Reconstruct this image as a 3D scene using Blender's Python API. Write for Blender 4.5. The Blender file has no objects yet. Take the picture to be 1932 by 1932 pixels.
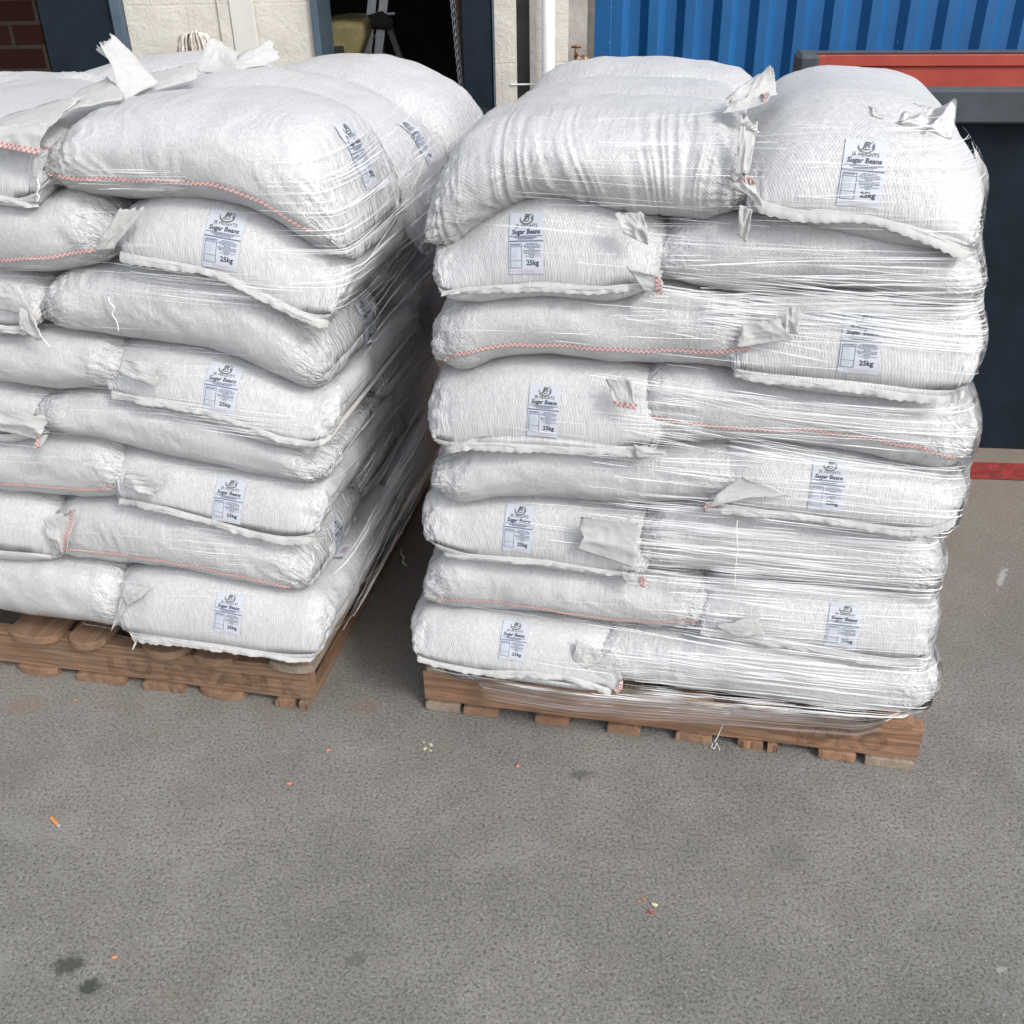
import bpy, math, random
import numpy as np
from mathutils import Vector, Matrix
from mathutils.bvhtree import BVHTree

R = math.radians
random.seed(7)
SC = bpy.context.scene
COL = SC.collection

# ------------------------------------------------------------------ camera, light, exposure
CAMH, PITCH, ROLL = 1.7, R(31), R(1.15)
cam_data = bpy.data.cameras.new('camera')
cam_data.sensor_width = 36
cam_data.lens = 36.05
cam_data.clip_start = 0.02
cam_data.clip_end = 500
cam = bpy.data.objects.new('camera', cam_data)
COL.objects.link(cam)
CM = Matrix.Translation((0, 0, CAMH)) @ Matrix.Rotation(R(90) - PITCH, 4, 'X') @ Matrix.Rotation(-ROLL, 4, 'Z')
cam.matrix_world = CM
SC.camera = cam
SC.cycles.transparent_max_bounces = 64      # many film layers lie one behind another
SC.cycles.max_bounces = 16
SC.cycles.diffuse_bounces = 8
SC.cycles.glossy_bounces = 6

SUN_EL, SUN_AZ = 42, 138          # azimuth measured clockwise from +Y (north); +X is 90
world = bpy.data.worlds.new('World')
SC.world = world
world.use_nodes = True
wn = world.node_tree
sky = wn.nodes.new('ShaderNodeTexSky')
sky.sky_type = 'NISHITA'
sky.sun_disc = False
sky.sun_elevation = R(SUN_EL)
sky.sun_rotation = R(SUN_AZ)
sky.air_density = 1.0
sky.dust_density = 2.5
sky.ozone_density = 0.6
hs = wn.nodes.new('ShaderNodeHueSaturation')      # thin bright cloud: paler than a clear blue sky
hs.inputs['Saturation'].default_value = 0.30
wn.links.new(sky.outputs[0], hs.inputs['Color'])
wn.links.new(hs.outputs[0], wn.nodes['Background'].inputs[0])
wn.nodes['Background'].inputs[1].default_value = 0.15
sd = bpy.data.lights.new('sun', 'SUN')
sd.energy = 0.85
sd.angle = R(11)
sd.color = (1.0, 0.965, 0.92)
sun = bpy.data.objects.new('sun', sd)
COL.objects.link(sun)
sv = Vector((math.cos(R(SUN_EL)) * math.sin(R(SUN_AZ)), math.cos(R(SUN_EL)) * math.cos(R(SUN_AZ)), math.sin(R(SUN_EL))))
sun.rotation_euler = sv.to_track_quat('Z', 'Y').to_euler()
SC.view_settings.view_transform = 'Standard'
SC.view_settings.look = 'None'
SC.view_settings.gamma = 1
SC.view_settings.exposure = 0.95

# ------------------------------------------------------------------ helpers
F = 36.05 / 36 * 1932
RM = np.array(CM.to_3x3())
CO = np.array([0, 0, CAMH])

def ray(x, y):
    d = RM @ np.array([(x - 966) / F, -(y - 966) / F, -1.0])
    return d

def on_plane(x, y, p0, n):
    d = ray(x, y)
    return CO + d * (np.dot(np.array(p0) - CO, n) / np.dot(d, n))

def on_ground(x, y, z=0.0):
    return on_plane(x, y, (0, 0, z), (0, 0, 1))

def on_y(x, y, Y):
    return on_plane(x, y, (0, Y, 0), (0, 1, 0))

def tag(o, label=None, cat=None, group=None, kind=None):
    if label: o['label'] = label
    if cat: o['category'] = cat
    if group: o['group'] = group
    if kind: o['kind'] = kind
    return o

def empty(name, loc=(0, 0, 0)):
    o = bpy.data.objects.new(name, None)
    o.location = loc
    o.empty_display_size = 0.05
    COL.objects.link(o)
    return o

def mesh(name, V, Fc, mat, parent=None, smooth=False, uv=None, mats=None, midx=None, attr=None):
    me = bpy.data.meshes.new(name)
    V = np.asarray(V, dtype=np.float64)
    me.from_pydata(V.tolist(), [], Fc if isinstance(Fc, list) else Fc.tolist())
    for m in (mats or [mat]):
        me.materials.append(m)
    if midx is not None:
        me.polygons.foreach_set('material_index', midx)
    if smooth:
        me.polygons.foreach_set('use_smooth', [True] * len(me.polygons))
    if uv is not None:
        uvl = me.uv_layers.new(name='UVMap')
        li = np.zeros(len(me.loops), dtype=np.int32)
        me.loops.foreach_get('vertex_index', li)
        uvl.data.foreach_set('uv', np.asarray(uv)[li].ravel())
    if attr:
        for k, a in attr.items():
            at = me.attributes.new(k, 'FLOAT', 'POINT')
            at.data.foreach_set('value', np.asarray(a, dtype=np.float32))
    me.update()
    o = bpy.data.objects.new(name, me)
    COL.objects.link(o)
    if parent is not None:
        o.parent = parent
        o.matrix_parent_inverse = Matrix.Translation(-Vector(parent.location)) if parent.type == 'EMPTY' else parent.matrix_parent_inverse.copy() if False else Matrix.Identity(4)
        if parent.type == 'EMPTY':
            pass
    return o

class MB:
    """collects shapes in world coordinates"""
    def __init__(s): s.V, s.F, s.uv = [], [], []
    def add(s, V, Fc, uv=None):
        k = len(s.V)
        s.V += [tuple(v) for v in V]
        s.F += [tuple(i + k for i in f) for f in Fc]
        s.uv += list(uv) if uv is not None else [(0, 0)] * len(V)
        return s
    def box(s, x0, x1, y0, y1, z0, z1, b=0.0, fr=None, jit=0.0):
        if b <= 0:
            P = [(x, y, z) for z in (z0, z1) for y in (y0, y1) for x in (x0, x1)]
            Fc = [(0, 2, 3, 1), (4, 5, 7, 6), (0, 1, 5, 4), (2, 6, 7, 3), (0, 4, 6, 2), (1, 3, 7, 5)]
        else:
            P, Fc = [], []
            idx = {}
            for sx in (0, 1):
                for sy in (0, 1):
                    for sz in (0, 1):
                        c = ((x0, x1)[sx], (y0, y1)[sy], (z0, z1)[sz])
                        d = (b if sx == 0 else -b, b if sy == 0 else -b, b if sz == 0 else -b)
                        for a in range(3):
                            p = [c[i] + (0 if i == a else d[i]) for i in range(3)]
                            idx[(sx, sy, sz, a)] = len(P); P.append(tuple(p))
            g = lambda *k: idx[k]
            for a, (i, j) in ((0, (1, 2)), (1, (2, 0)), (2, (0, 1))):
                for sa in (0, 1):
                    q = []
                    for (si, sj) in ((0, 0), (1, 0), (1, 1), (0, 1)):
                        k = [0, 0, 0]; k[a] = sa; k[i] = si; k[j] = sj
                        q.append(idx[(k[0], k[1], k[2], a)])
                    Fc.append(tuple(q if sa else q[::-1]))
            for a in range(3):          # edges parallel to axis a
                i, j = [(1, 2), (2, 0), (0, 1)][a]
                for si in (0, 1):
                    for sj in (0, 1):
                        k0 = [0, 0, 0]; k1 = [0, 0, 0]
                        k0[a] = 0; k1[a] = 1
                        for k in (k0, k1): k[i] = si; k[j] = sj
                        q = [idx[(*k0, i)], idx[(*k1, i)], idx[(*k1, j)], idx[(*k0, j)]]
                        Fc.append(tuple(q if (si != sj) else q[::-1]))
            for sx in (0, 1):
                for sy in (0, 1):
                    for sz in (0, 1):
                        q = [idx[(sx, sy, sz, a)] for a in range(3)]
                        Fc.append(tuple(q if (sx + sy + sz) % 2 else q[::-1]))
        P = np.array(P, float)
        if jit:
            P = P + np.random.RandomState(len(s.V) + 3).uniform(-jit, jit, P.shape)
        if fr is not None:
            P = fr(P)
        return s.add(P, Fc)
    def tube(s, pts, r, n=8, cap=True):
        pts = [Vector(p) for p in pts]
        k = len(s.V)
        up = Vector((0, 0, 1))
        rr = r if isinstance(r, (list, tuple)) else [r] * len(pts)
        V = []
        prev = None
        for i, p in enumerate(pts):
            t = (pts[min(i + 1, len(pts) - 1)] - pts[max(i - 1, 0)]).normalized()
            if prev is None:
                a = t.cross(up if abs(t.z) < 0.9 else Vector((1, 0, 0))).normalized()
            else:
                a = (prev - t * prev.dot(t)).normalized()
            prev = a
            b = t.cross(a)
            for j in range(n):
                an = 2 * math.pi * j / n
                V.append(p + (a * math.cos(an) + b * math.sin(an)) * rr[i])
        Fc = []
        for i in range(len(pts) - 1):
            for j in range(n):
                Fc.append((i * n + j, i * n + (j + 1) % n, (i + 1) * n + (j + 1) % n, (i + 1) * n + j))
        if cap:
            Fc.append(tuple(range(n))[::-1]); Fc.append(tuple((len(pts) - 1) * n + j for j in range(n)))
        return s.add(V, Fc)
    def build(s, name, mat, parent=None, smooth=False, uv=False):
        return mesh(name, s.V, s.F, mat, parent, smooth, uv=s.uv if uv else None)

def _hash(ix, iy, iz, seed):
    h = (ix * 374761393 + iy * 668265263 + iz * 2147483647 + seed * 1274126177) & 0xFFFFFFFF
    h = ((h ^ (h >> 13)) * 1274126177) & 0xFFFFFFFF
    return ((h ^ (h >> 16)) & 0xFFFF) / 65535.0 * 2 - 1

def vnoise(x, y, z, seed=0):
    x, y, z = [np.asarray(a, float) for a in np.broadcast_arrays(x, y, z)]
    fx, fy, fz = np.floor(x), np.floor(y), np.floor(z)
    ix, iy, iz = fx.astype(np.int64), fy.astype(np.int64), fz.astype(np.int64)
    ux, uy, uz = x - fx, y - fy, z - fz
    ux, uy, uz = [u * u * (3 - 2 * u) for u in (ux, uy, uz)]
    out = 0
    for dx in (0, 1):
        for dy in (0, 1):
            for dz in (0, 1):
                w = (ux if dx else 1 - ux) * (uy if dy else 1 - uy) * (uz if dz else 1 - uz)
                out = out + w * _hash(ix + dx, iy + dy, iz + dz, seed)
    return out

# ------------------------------------------------------------------ materials
def new_mat(name):
    m = bpy.data.materials.new(name)
    m.use_nodes = True
    nt = m.node_tree
    b = nt.nodes['Principled BSDF']
    return m, nt, b

def N(nt, typ, **kw):
    n = nt.nodes.new(typ)
    for k, v in kw.items():
        if k.startswith('i_'):
            key = k[2:]
            key = int(key) if key.isdigit() else key.replace('_', ' ')
            n.inputs[key].default_value = v
        else:
            setattr(n, k, v)
    return n

def L(nt, a, b): nt.links.new(a, b)

def ramp(nt, fac, stops):
    r = N(nt, 'ShaderNodeValToRGB')
    el = r.color_ramp.elements
    while len(el) < len(stops): el.new(0.5)
    for e, (p, c) in zip(el, stops):
        e.position = p
        e.color = (*c, 1) if len(c) == 3 else c
    L(nt, fac, r.inputs[0])
    return r

def noise(nt, vec, scale, detail=4, rough=0.5, dist=0.0):
    n = N(nt, 'ShaderNodeTexNoise')
    n.inputs['Scale'].default_value = scale
    n.inputs['Detail'].default_value = detail
    n.inputs['Roughness'].default_value = rough
    n.inputs['Distortion'].default_value = dist
    if vec is not None: L(nt, vec, n.inputs['Vector'])
    return n

def mapping(nt, vec, scale=(1, 1, 1), rot=(0, 0, 0), loc=(0, 0, 0)):
    m = N(nt, 'ShaderNodeMapping')
    m.inputs['Scale'].default_value = scale
    m.inputs['Rotation'].default_value = rot
    m.inputs['Location'].default_value = loc
    L(nt, vec, m.inputs['Vector'])
    return m.outputs[0]

def math_n(nt, op, a, b=None, clamp=False):
    n = N(nt, 'ShaderNodeMath', operation=op)
    n.use_clamp = clamp
    for i, v in enumerate((a, b)):
        if v is None: continue
        if isinstance(v, (int, float)): n.inputs[i].default_value = v
        else: L(nt, v, n.inputs[i])
    return n.outputs[0]

def mixc(nt, fac, a, b):
    n = N(nt, 'ShaderNodeMix', data_type='RGBA')
    for i, v in ((0, fac), (6, a), (7, b)):
        if isinstance(v, (int, float)): n.inputs[i].default_value = v
        elif isinstance(v, tuple): n.inputs[i].default_value = (*v, 1)
        else: L(nt, v, n.inputs[i])
    return n.outputs[2]

def bump(nt, h, strength, dist, normal=None):
    b = N(nt, 'ShaderNodeBump')
    b.inputs['Strength'].default_value = strength
    b.inputs['Distance'].default_value = dist
    L(nt, h, b.inputs['Height'])
    if normal is not None: L(nt, normal, b.inputs['Normal'])
    return b.outputs[0]

def mat_simple(name, col, rough=0.6, metal=0.0, var=0.15, scale=12, bmp=0.2, bscale=60, bdist=0.002, spec=0.5):
    m, nt, b = new_mat(name)
    tc = N(nt, 'ShaderNodeTexCoord').outputs['Object']
    n = noise(nt, tc, scale, 5, 0.6)
    lo = tuple(c * (1 - var) for c in col); hi = tuple(min(1, c * (1 + var)) for c in col)
    r = ramp(nt, n.outputs[0], [(0.3, lo), (0.7, hi)])
    L(nt, r.outputs[0], b.inputs['Base Color'])
    b.inputs['Roughness'].default_value = rough
    b.inputs['Metallic'].default_value = metal
    b.inputs['Specular IOR Level'].default_value = spec
    n2 = noise(nt, tc, bscale, 4, 0.6)
    L(nt, bump(nt, n2.outputs[0], bmp, bdist), b.inputs['Normal'])
    return m

def mat_sack():
    m, nt, b = new_mat('woven_sack')
    uvn = N(nt, 'ShaderNodeUVMap').outputs[0]
    sep = N(nt, 'ShaderNodeSeparateXYZ'); L(nt, uvn, sep.inputs[0])
    # tape weave, about 4.5 mm pitch, slightly wandering
    wob = noise(nt, uvn, 9, 2)
    wobs = math_n(nt, 'MULTIPLY', math_n(nt, 'SUBTRACT', wob.outputs[0], 0.5), 0.010)
    def sine(src, pitch, off=0.0):
        a = math_n(nt, 'ADD', src, wobs)
        return math_n(nt, 'SINE', math_n(nt, 'MULTIPLY', a, 2 * math.pi / pitch))
    su, sv_ = sine(sep.outputs[0], 0.0062), sine(sep.outputs[1], 0.0062)
    weave = math_n(nt, 'MULTIPLY', su, sv_)
    weave01 = math_n(nt, 'MULTIPLY_ADD', weave, 0.5)
    weave01.node.inputs[2].default_value = 0.5
    fine = noise(nt, mapping(nt, uvn, (150, 95, 1)), 1.0, 4, 0.65, 0.3)
    fold = noise(nt, mapping(nt, uvn, (95, 16, 1), (0, 0, 0.12)), 1.0, 3, 0.55, 0.3)
    foldw = noise(nt, uvn, 3.0, 2)
    foldm = ramp(nt, foldw.outputs[0], [(0.38, (0.15,) * 3), (0.66, (0.9,) * 3)])
    crumple = N(nt, 'ShaderNodeTexVoronoi', feature='DISTANCE_TO_EDGE')
    crumple.inputs['Scale'].default_value = 55
    cw = noise(nt, uvn, 30, 3); 
    L(nt, mixc(nt, 0.06, uvn, cw.outputs[1]), crumple.inputs['Vector'])
    endm = N(nt, 'ShaderNodeAttribute', attribute_name='ends')
    wet = N(nt, 'ShaderNodeAttribute', attribute_name='film')
    # colour: milky white tapes with slightly greyer gaps, faint dust
    dust = noise(nt, uvn, 5, 6, 0.65)
    base = ramp(nt, dust.outputs[0], [(0.25, (0.375, 0.378, 0.383)), (0.55, (0.445, 0.449, 0.457))])
    col = mixc(nt, math_n(nt, 'MULTIPLY', weave01, 0.20), base.outputs[0], (0.28, 0.28, 0.288))
    col = mixc(nt, math_n(nt, 'MULTIPLY', ramp(nt, fine.outputs[0], [(0.42, (0,) * 3), (0.66, (1,) * 3)]).outputs[0], 0.45), col, (0.56, 0.56, 0.568))
    L(nt, col, b.inputs['Base Color'])
    b.inputs['Roughness'].default_value = 0.42
    b.inputs['Specular IOR Level'].default_value = 0.5
    n1 = bump(nt, weave01, 0.5, 0.0009)
    fold_h = math_n(nt, 'MULTIPLY', fold.outputs[0], math_n(nt, 'MULTIPLY', foldm.outputs[0], 1.0))
    n2 = bump(nt, fold_h, 0.6, 0.005, n1)
    n3 = bump(nt, fine.outputs[0], 0.55, 0.0036, n2)
    ch = math_n(nt, 'MULTIPLY', math_n(nt, 'MINIMUM', crumple.outputs['Distance'], 0.35), endm.outputs['Fac'])
    n4 = bump(nt, ch, 0.7, 0.014, n3)
    L(nt, n4, b.inputs['Normal'])
    # tight clear film lying on the flanks
    st = noise(nt, mapping(nt, uvn, (4, 190, 1), (0, 0, 0.10)), 1.0, 4, 0.6, 0.6)
    gm = noise(nt, mapping(nt, uvn, (7, 16, 1)), 1.0, 3, 0.6)
    L(nt, math_n(nt, 'MULTIPLY', wet.outputs['Fac'], ramp(nt, gm.outputs[0], [(0.35, (0.25,) * 3), (0.6, (1,) * 3)]).outputs[0]), b.inputs['Coat Weight'])
    b.inputs['Coat Roughness'].default_value = 0.13
    cn = bump(nt, st.outputs[0], 0.9, 0.006, n2)
    L(nt, cn, b.inputs['Coat Normal'])
    return m

def mat_fabric_flap():
    m, nt, b = new_mat('loose_sack_cloth')
    tc = N(nt, 'ShaderNodeTexCoord').outputs['Object']
    f = noise(nt, tc, 60, 4, 0.6)
    r = ramp(nt, f.outputs[0], [(0.3, (0.56, 0.56, 0.55)), (0.7, (0.64, 0.64, 0.635))])
    L(nt, r.outputs[0], b.inputs['Base Color'])
    b.inputs['Roughness'].default_value = 0.75
    b.inputs['Specular IOR Level'].default_value = 0.25
    v = N(nt, 'ShaderNodeTexVoronoi', feature='DISTANCE_TO_EDGE'); v.inputs['Scale'].default_value = 45
    L(nt, mixc(nt, 0.03, tc, f.outputs[1]), v.inputs['Vector'])
    n1 = bump(nt, f.outputs[0], 0.3, 0.002)
    n2 = bump(nt, math_n(nt, 'MINIMUM', v.outputs['Distance'], 0.3), 0.2, 0.008, n1)
    L(nt, n2, b.inputs['Normal'])
    # thin cloth lets a little light through
    tr = N(nt, 'ShaderNodeBsdfTranslucent'); L(nt, r.outputs[0], tr.inputs[0])
    mx = N(nt, 'ShaderNodeMixShader'); mx.inputs[0].default_value = 0.35
    L(nt, b.outputs[0], mx.inputs[1]); L(nt, tr.outputs[0], mx.inputs[2])
    L(nt, mx.outputs[0], nt.nodes['Material Output'].inputs[0])
    return m

def mat_seam():
    m, nt, b = new_mat('red_seam')
    uvn = N(nt, 'ShaderNodeUVMap').outputs[0]
    ck = N(nt, 'ShaderNodeTexChecker'); ck.inputs['Scale'].default_value = 1.0
    L(nt, mapping(nt, uvn, (210, 2.0, 1)), ck.inputs['Vector'])
    ck.inputs['Color1'].default_value = (0.31, 0.075, 0.06, 1)
    ck.inputs['Color2'].default_value = (0.52, 0.40, 0.39, 1)
    n = noise(nt, uvn, 25, 3)
    col = mixc(nt, ramp(nt, n.outputs[0], [(0.4, (0,) * 3), (0.75, (0.7,) * 3)]).outputs[0], ck.outputs[0], (0.52, 0.46, 0.455))
    L(nt, col, b.inputs['Base Color'])
    b.inputs['Roughness'].default_value = 0.5
    return m

def mat_wood(name, c0, c1, c2):
    m, nt, b = new_mat(name)
    tc = N(nt, 'ShaderNodeTexCoord').outputs['Object']
    uvn = N(nt, 'ShaderNodeAttribute', attribute_name='grain').outputs['Vector']
    big = noise(nt, mapping(nt, uvn, (2.2, 34, 34)), 1.0, 4, 0.65, 1.2)
    w = N(nt, 'ShaderNodeTexWave', wave_type='RINGS', rings_direction='X')
    w.inputs['Scale'].default_value = 9; w.inputs['Distortion'].default_value = 6; w.inputs['Detail'].default_value = 3
    w.inputs['Detail Scale'].default_value = 1.2
    L(nt, mapping(nt, uvn, (0.45, 8, 8)), w.inputs['Vector'])
    fib = noise(nt, mapping(nt, uvn, (14, 420, 420)), 1.0, 3, 0.6)
    dirt = noise(nt, tc, 14, 6, 0.7)
    col = ramp(nt, big.outputs[0], [(0.25, c0), (0.5, c1), (0.8, c2)]).outputs[0]
    dark = tuple(c * 0.45 for c in c0)
    col = mixc(nt, ramp(nt, w.outputs[0], [(0.70, (0,) * 3), (0.95, (0.5,) * 3)]).outputs[0], col, dark)
    col = mixc(nt, ramp(nt, fib.outputs[0], [(0.45, (0,) * 3), (0.75, (0.55,) * 3)]).outputs[0], col, tuple(c * 0.6 for c in c0))
    col = mixc(nt, ramp(nt, dirt.outputs[0], [(0.45, (0,) * 3), (0.75, (0.65,) * 3)]).outputs[0], col, (0.13, 0.105, 0.085))
    L(nt, col, b.inputs['Base Color'])
    b.inputs['Roughness'].default_value = 0.8
    b.inputs['Specular IOR Level'].default_value = 0.25
    n1 = bump(nt, fib.outputs[0], 0.6, 0.0015)
    n2 = bump(nt, w.outputs[0], 0.25, 0.002, n1)
    L(nt, n2, b.inputs['Normal'])
    return m

def mat_ground():
    m, nt, b = new_mat('worn_concrete')
    tc = N(nt, 'ShaderNodeTexCoord').outputs['Object']
    warp = noise(nt, tc, 3.0, 3)
    pos = mixc(nt, 0.05, tc, warp.outputs[1])
    big = noise(nt, tc, 1.6, 9, 0.68)
    mid = noise(nt, tc, 9, 5, 0.65)
    grit = noise(nt, tc, 140, 6, 0.8)
    grit2 = noise(nt, mapping(nt, tc, (1, 1, 1), (0, 0, 0.6)), 185, 3, 0.7)
    vo = N(nt, 'ShaderNodeTexVoronoi'); vo.inputs['Scale'].default_value = 230; L(nt, tc, vo.inputs['Vector'])
    base = ramp(nt, big.outputs[0], [(0.3, (0.205, 0.202, 0.190)), (0.70, (0.42, 0.41, 0.39))]).outputs[0]
    base = mixc(nt, ramp(nt, mid.outputs[0], [(0.35, (0.0,) * 3), (0.75, (0.5,) * 3)]).outputs[0], base, (0.175, 0.175, 0.162))
    base = mixc(nt, ramp(nt, grit.outputs[0], [(0.40, (0.85,) * 3), (0.52, (0,) * 3)]).outputs[0], base, (0.085, 0.08, 0.07))
    base = mixc(nt, ramp(nt, grit2.outputs[0], [(0.53, (0,) * 3), (0.68, (0.85,) * 3)]).outputs[0], base, (0.42, 0.41, 0.39))
    # tan dusty concrete further back by the skip
    sep = N(nt, 'ShaderNodeSeparateXYZ'); L(nt, tc, sep.inputs[0])
    yy = math_n(nt, 'ADD', sep.outputs[1], math_n(nt, 'MULTIPLY', warp.outputs[0], 0.5))
    far = ramp(nt, math_n(nt, 'MULTIPLY', yy, 0.1), [(0.19, (0,) * 3), (0.34, (1,) * 3)]).outputs[0]
    farx = ramp(nt, math_n(nt, 'MULTIPLY_ADD', sep.outputs[0], 0.1), [(0.06, (0.35,) * 3), (0.14, (1,) * 3)])
    base = mixc(nt, math_n(nt, 'MULTIPLY', far, 0.75), base, mixc(nt, mid.outputs[0], (0.25, 0.19, 0.14), (0.36, 0.29, 0.225)))
    base = mixc(nt, ramp(nt, math_n(nt, 'MULTIPLY', grit.outputs[0], math_n(nt, 'ADD', far, 0.0)), [(0.55, (0,) * 3), (0.7, (0.6,) * 3)]).outputs[0], base, (0.10, 0.08, 0.06))
    # rusty tints and pale scuffs
    rn = noise(nt, mapping(nt, tc, (1, 1, 1), (0, 0, 0), (4, 2, 0)), 5.5, 5, 0.7)
    base = mixc(nt, ramp(nt, rn.outputs[0], [(0.58, (0,) * 3), (0.74, (0.45,) * 3)]).outputs[0], base, (0.30, 0.225, 0.165))
    sc = noise(nt, mapping(nt, tc, (1.0, 2.2, 1), (0, 0, 0.5), (1.3, 7.7, 0)), 3.0, 8, 0.78)
    base = mixc(nt, ramp(nt, sc.outputs[0], [(0.57, (0,) * 3), (0.76, (0.55,) * 3)]).outputs[0], base, (0.36, 0.355, 0.345))
    ag = N(nt, 'ShaderNodeTexVoronoi'); ag.inputs['Scale'].default_value = 42; ag.inputs['Randomness'].default_value = 1; L(nt, tc, ag.inputs['Vector'])
    base = mixc(nt, ramp(nt, ag.outputs['Distance'], [(0.07, (0.7,) * 3), (0.12, (0,) * 3)]).outputs[0], base, (0.48, 0.46, 0.43))
    # dark oil spots, each with its own place on the floor
    def spot(x, y, r, seed, elong=1.0, rot=0.0):
        p = on_ground(x, y)
        mp = N(nt, 'ShaderNodeMapping', vector_type='TEXTURE')
        mp.inputs['Location'].default_value = (p[0], p[1], 0)
        mp.inputs['Rotation'].default_value = (0, 0, rot)
        mp.inputs['Scale'].default_value = (r * elong, r, 1)
        L(nt, tc, mp.inputs['Vector'])
        ln = N(nt, 'ShaderNodeVectorMath', operation='LENGTH'); L(nt, mp.outputs[0], ln.inputs[0])
        nn = noise(nt, tc, 48, 7, 0.8)
        d = math_n(nt, 'ADD', ln.outputs['Value'], math_n(nt, 'MULTIPLY', math_n(nt, 'SUBTRACT', nn.outputs[0], 0.5), 3.4))
        return ramp(nt, d, [(0.45, (1,) * 3), (1.0, (0,) * 3)]).outputs[0]
    for (x, y, r, e, ro, k, c) in ((130, 1822, .030, 1.2, .3, .8, (0.055, 0.065, 0.05)), (170, 1862, .022, 1.3, -.2, .85, (0.05, 0.062, 0.05)),
                        (1097, 1461, .018, 1.8, .1, .6, (0.08, 0.085, 0.08)), (672, 1811, .018, 1.3, .1, .45, (0.08, 0.08, 0.075)), (1480, 1610, .05, 1.5, .4, .22, (0.08, 0.08, 0.08)),
                        (50, 1330, .04, 1.6, 0.1, .35, (0.30, 0.17, 0.11)), (690, 1335, .03, 1.5, 0.1, .3, (0.30, 0.17, 0.11)),
                        (1890, 1090, .012, 6, 1.0, .8, (0.52, 0.51, 0.5)), (1888, 1830, .007, 1.8, .4, .7, (0.5, 0.5, 0.49)),
                        (835, 1545, .02, 1.5, .4, .22, (0.42, 0.41, 0.39)), (60, 1560, .05, 3.0, -.1, .20, (0.40, 0.395, 0.385))):
        base = mixc(nt, math_n(nt, 'MULTIPLY', spot(x, y, r, 0, e, ro), k), base, c)
    L(nt, base, b.inputs['Base Color'])
    b.inputs['Roughness'].default_value = 0.85
    b.inputs['Specular IOR Level'].default_value = 0.3
    n0 = bump(nt, mid.outputs[0], 0.35, 0.02)
    n1 = bump(nt, vo.outputs['Distance'], 0.35, 0.0022, n0)
    n2 = bump(nt, grit.outputs[0], 1.0, 0.010, n1)
    L(nt, n2, b.inputs['Normal'])
    return m

def mat_film(name, alpha, rough, streak=(2, 160), tilt=0.1, white=0.5, ior=1.5, bm=0.5, fade=False):
    m, nt, b = new_mat(name)
    uvn = N(nt, 'ShaderNodeUVMap').outputs[0]
    st = noise(nt, mapping(nt, uvn, (streak[0], streak[1], 1), (0, 0, tilt)), 1.0, 5, 0.65, 0.4)
    b.inputs['Base Color'].default_value = (0.85, 0.86, 0.88, 1)
    b.inputs['Roughness'].default_value = rough
    b.inputs['IOR'].default_value = 1.5
    L(nt, bump(nt, st.outputs[0], 0.8, 0.004), b.inputs['Normal'])
    tr = N(nt, 'ShaderNodeBsdfTransparent')
    gl = N(nt, 'ShaderNodeBsdfGlossy'); gl.inputs['Roughness'].default_value = rough
    L(nt, bump(nt, st.outputs[0], bm, 0.003), gl.inputs['Normal'])
    fr = N(nt, 'ShaderNodeFresnel'); fr.inputs[0].default_value = ior
    mx = N(nt, 'ShaderNodeMixShader')
    L(nt, fr.outputs[0], mx.inputs[0]); L(nt, tr.outputs[0], mx.inputs[1]); L(nt, gl.outputs[0], mx.inputs[2])
    mx2 = N(nt, 'ShaderNodeMixShader')
    f = ramp(nt, st.outputs[0], [(0.42, (alpha[0],) * 3), (0.72, (alpha[1],) * 3)])
    L(nt, f.outputs[0], mx2.inputs[0]); L(nt, mx.outputs[0], mx2.inputs[1]); L(nt, b.outputs[0], mx2.inputs[2])
    if fade:        # one ply near the free edge, several plies further in
        at = N(nt, 'ShaderNodeAttribute', attribute_name='plies')
        mx3 = N(nt, 'ShaderNodeMixShader')
        L(nt, at.outputs['Fac'], mx3.inputs[0]); L(nt, tr.outputs[0], mx3.inputs[1]); L(nt, mx2.outputs[0], mx3.inputs[2])
        mx2 = mx3
    L(nt, mx2.outputs[0], nt.nodes['Material Output'].inputs[0])
    return m

def mat_strand():
    m, nt, b = new_mat('film_crease')
    b.inputs['Base Color'].default_value = (0.78, 0.79, 0.80, 1)  # whitish base colour stands in for sun glints along the film's creases
    b.inputs['Roughness'].default_value = 0.22
    b.inputs['Specular IOR Level'].default_value = 0.9
    tr = N(nt, 'ShaderNodeBsdfTransparent')
    at = N(nt, 'ShaderNodeAttribute', attribute_name='dense')
    mx = N(nt, 'ShaderNodeMixShader')
    L(nt, at.outputs['Fac'], mx.inputs[0]); L(nt, tr.outputs[0], mx.inputs[1]); L(nt, b.outputs[0], mx.inputs[2])
    L(nt, mx.outputs[0], nt.nodes['Material Output'].inputs[0])
    return m

def mat_flat(name, col, rough=0.6):
    m, nt, b = new_mat(name)
    b.inputs['Base Color'].default_value = (*col, 1)
    b.inputs['Roughness'].default_value = rough
    return m

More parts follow.
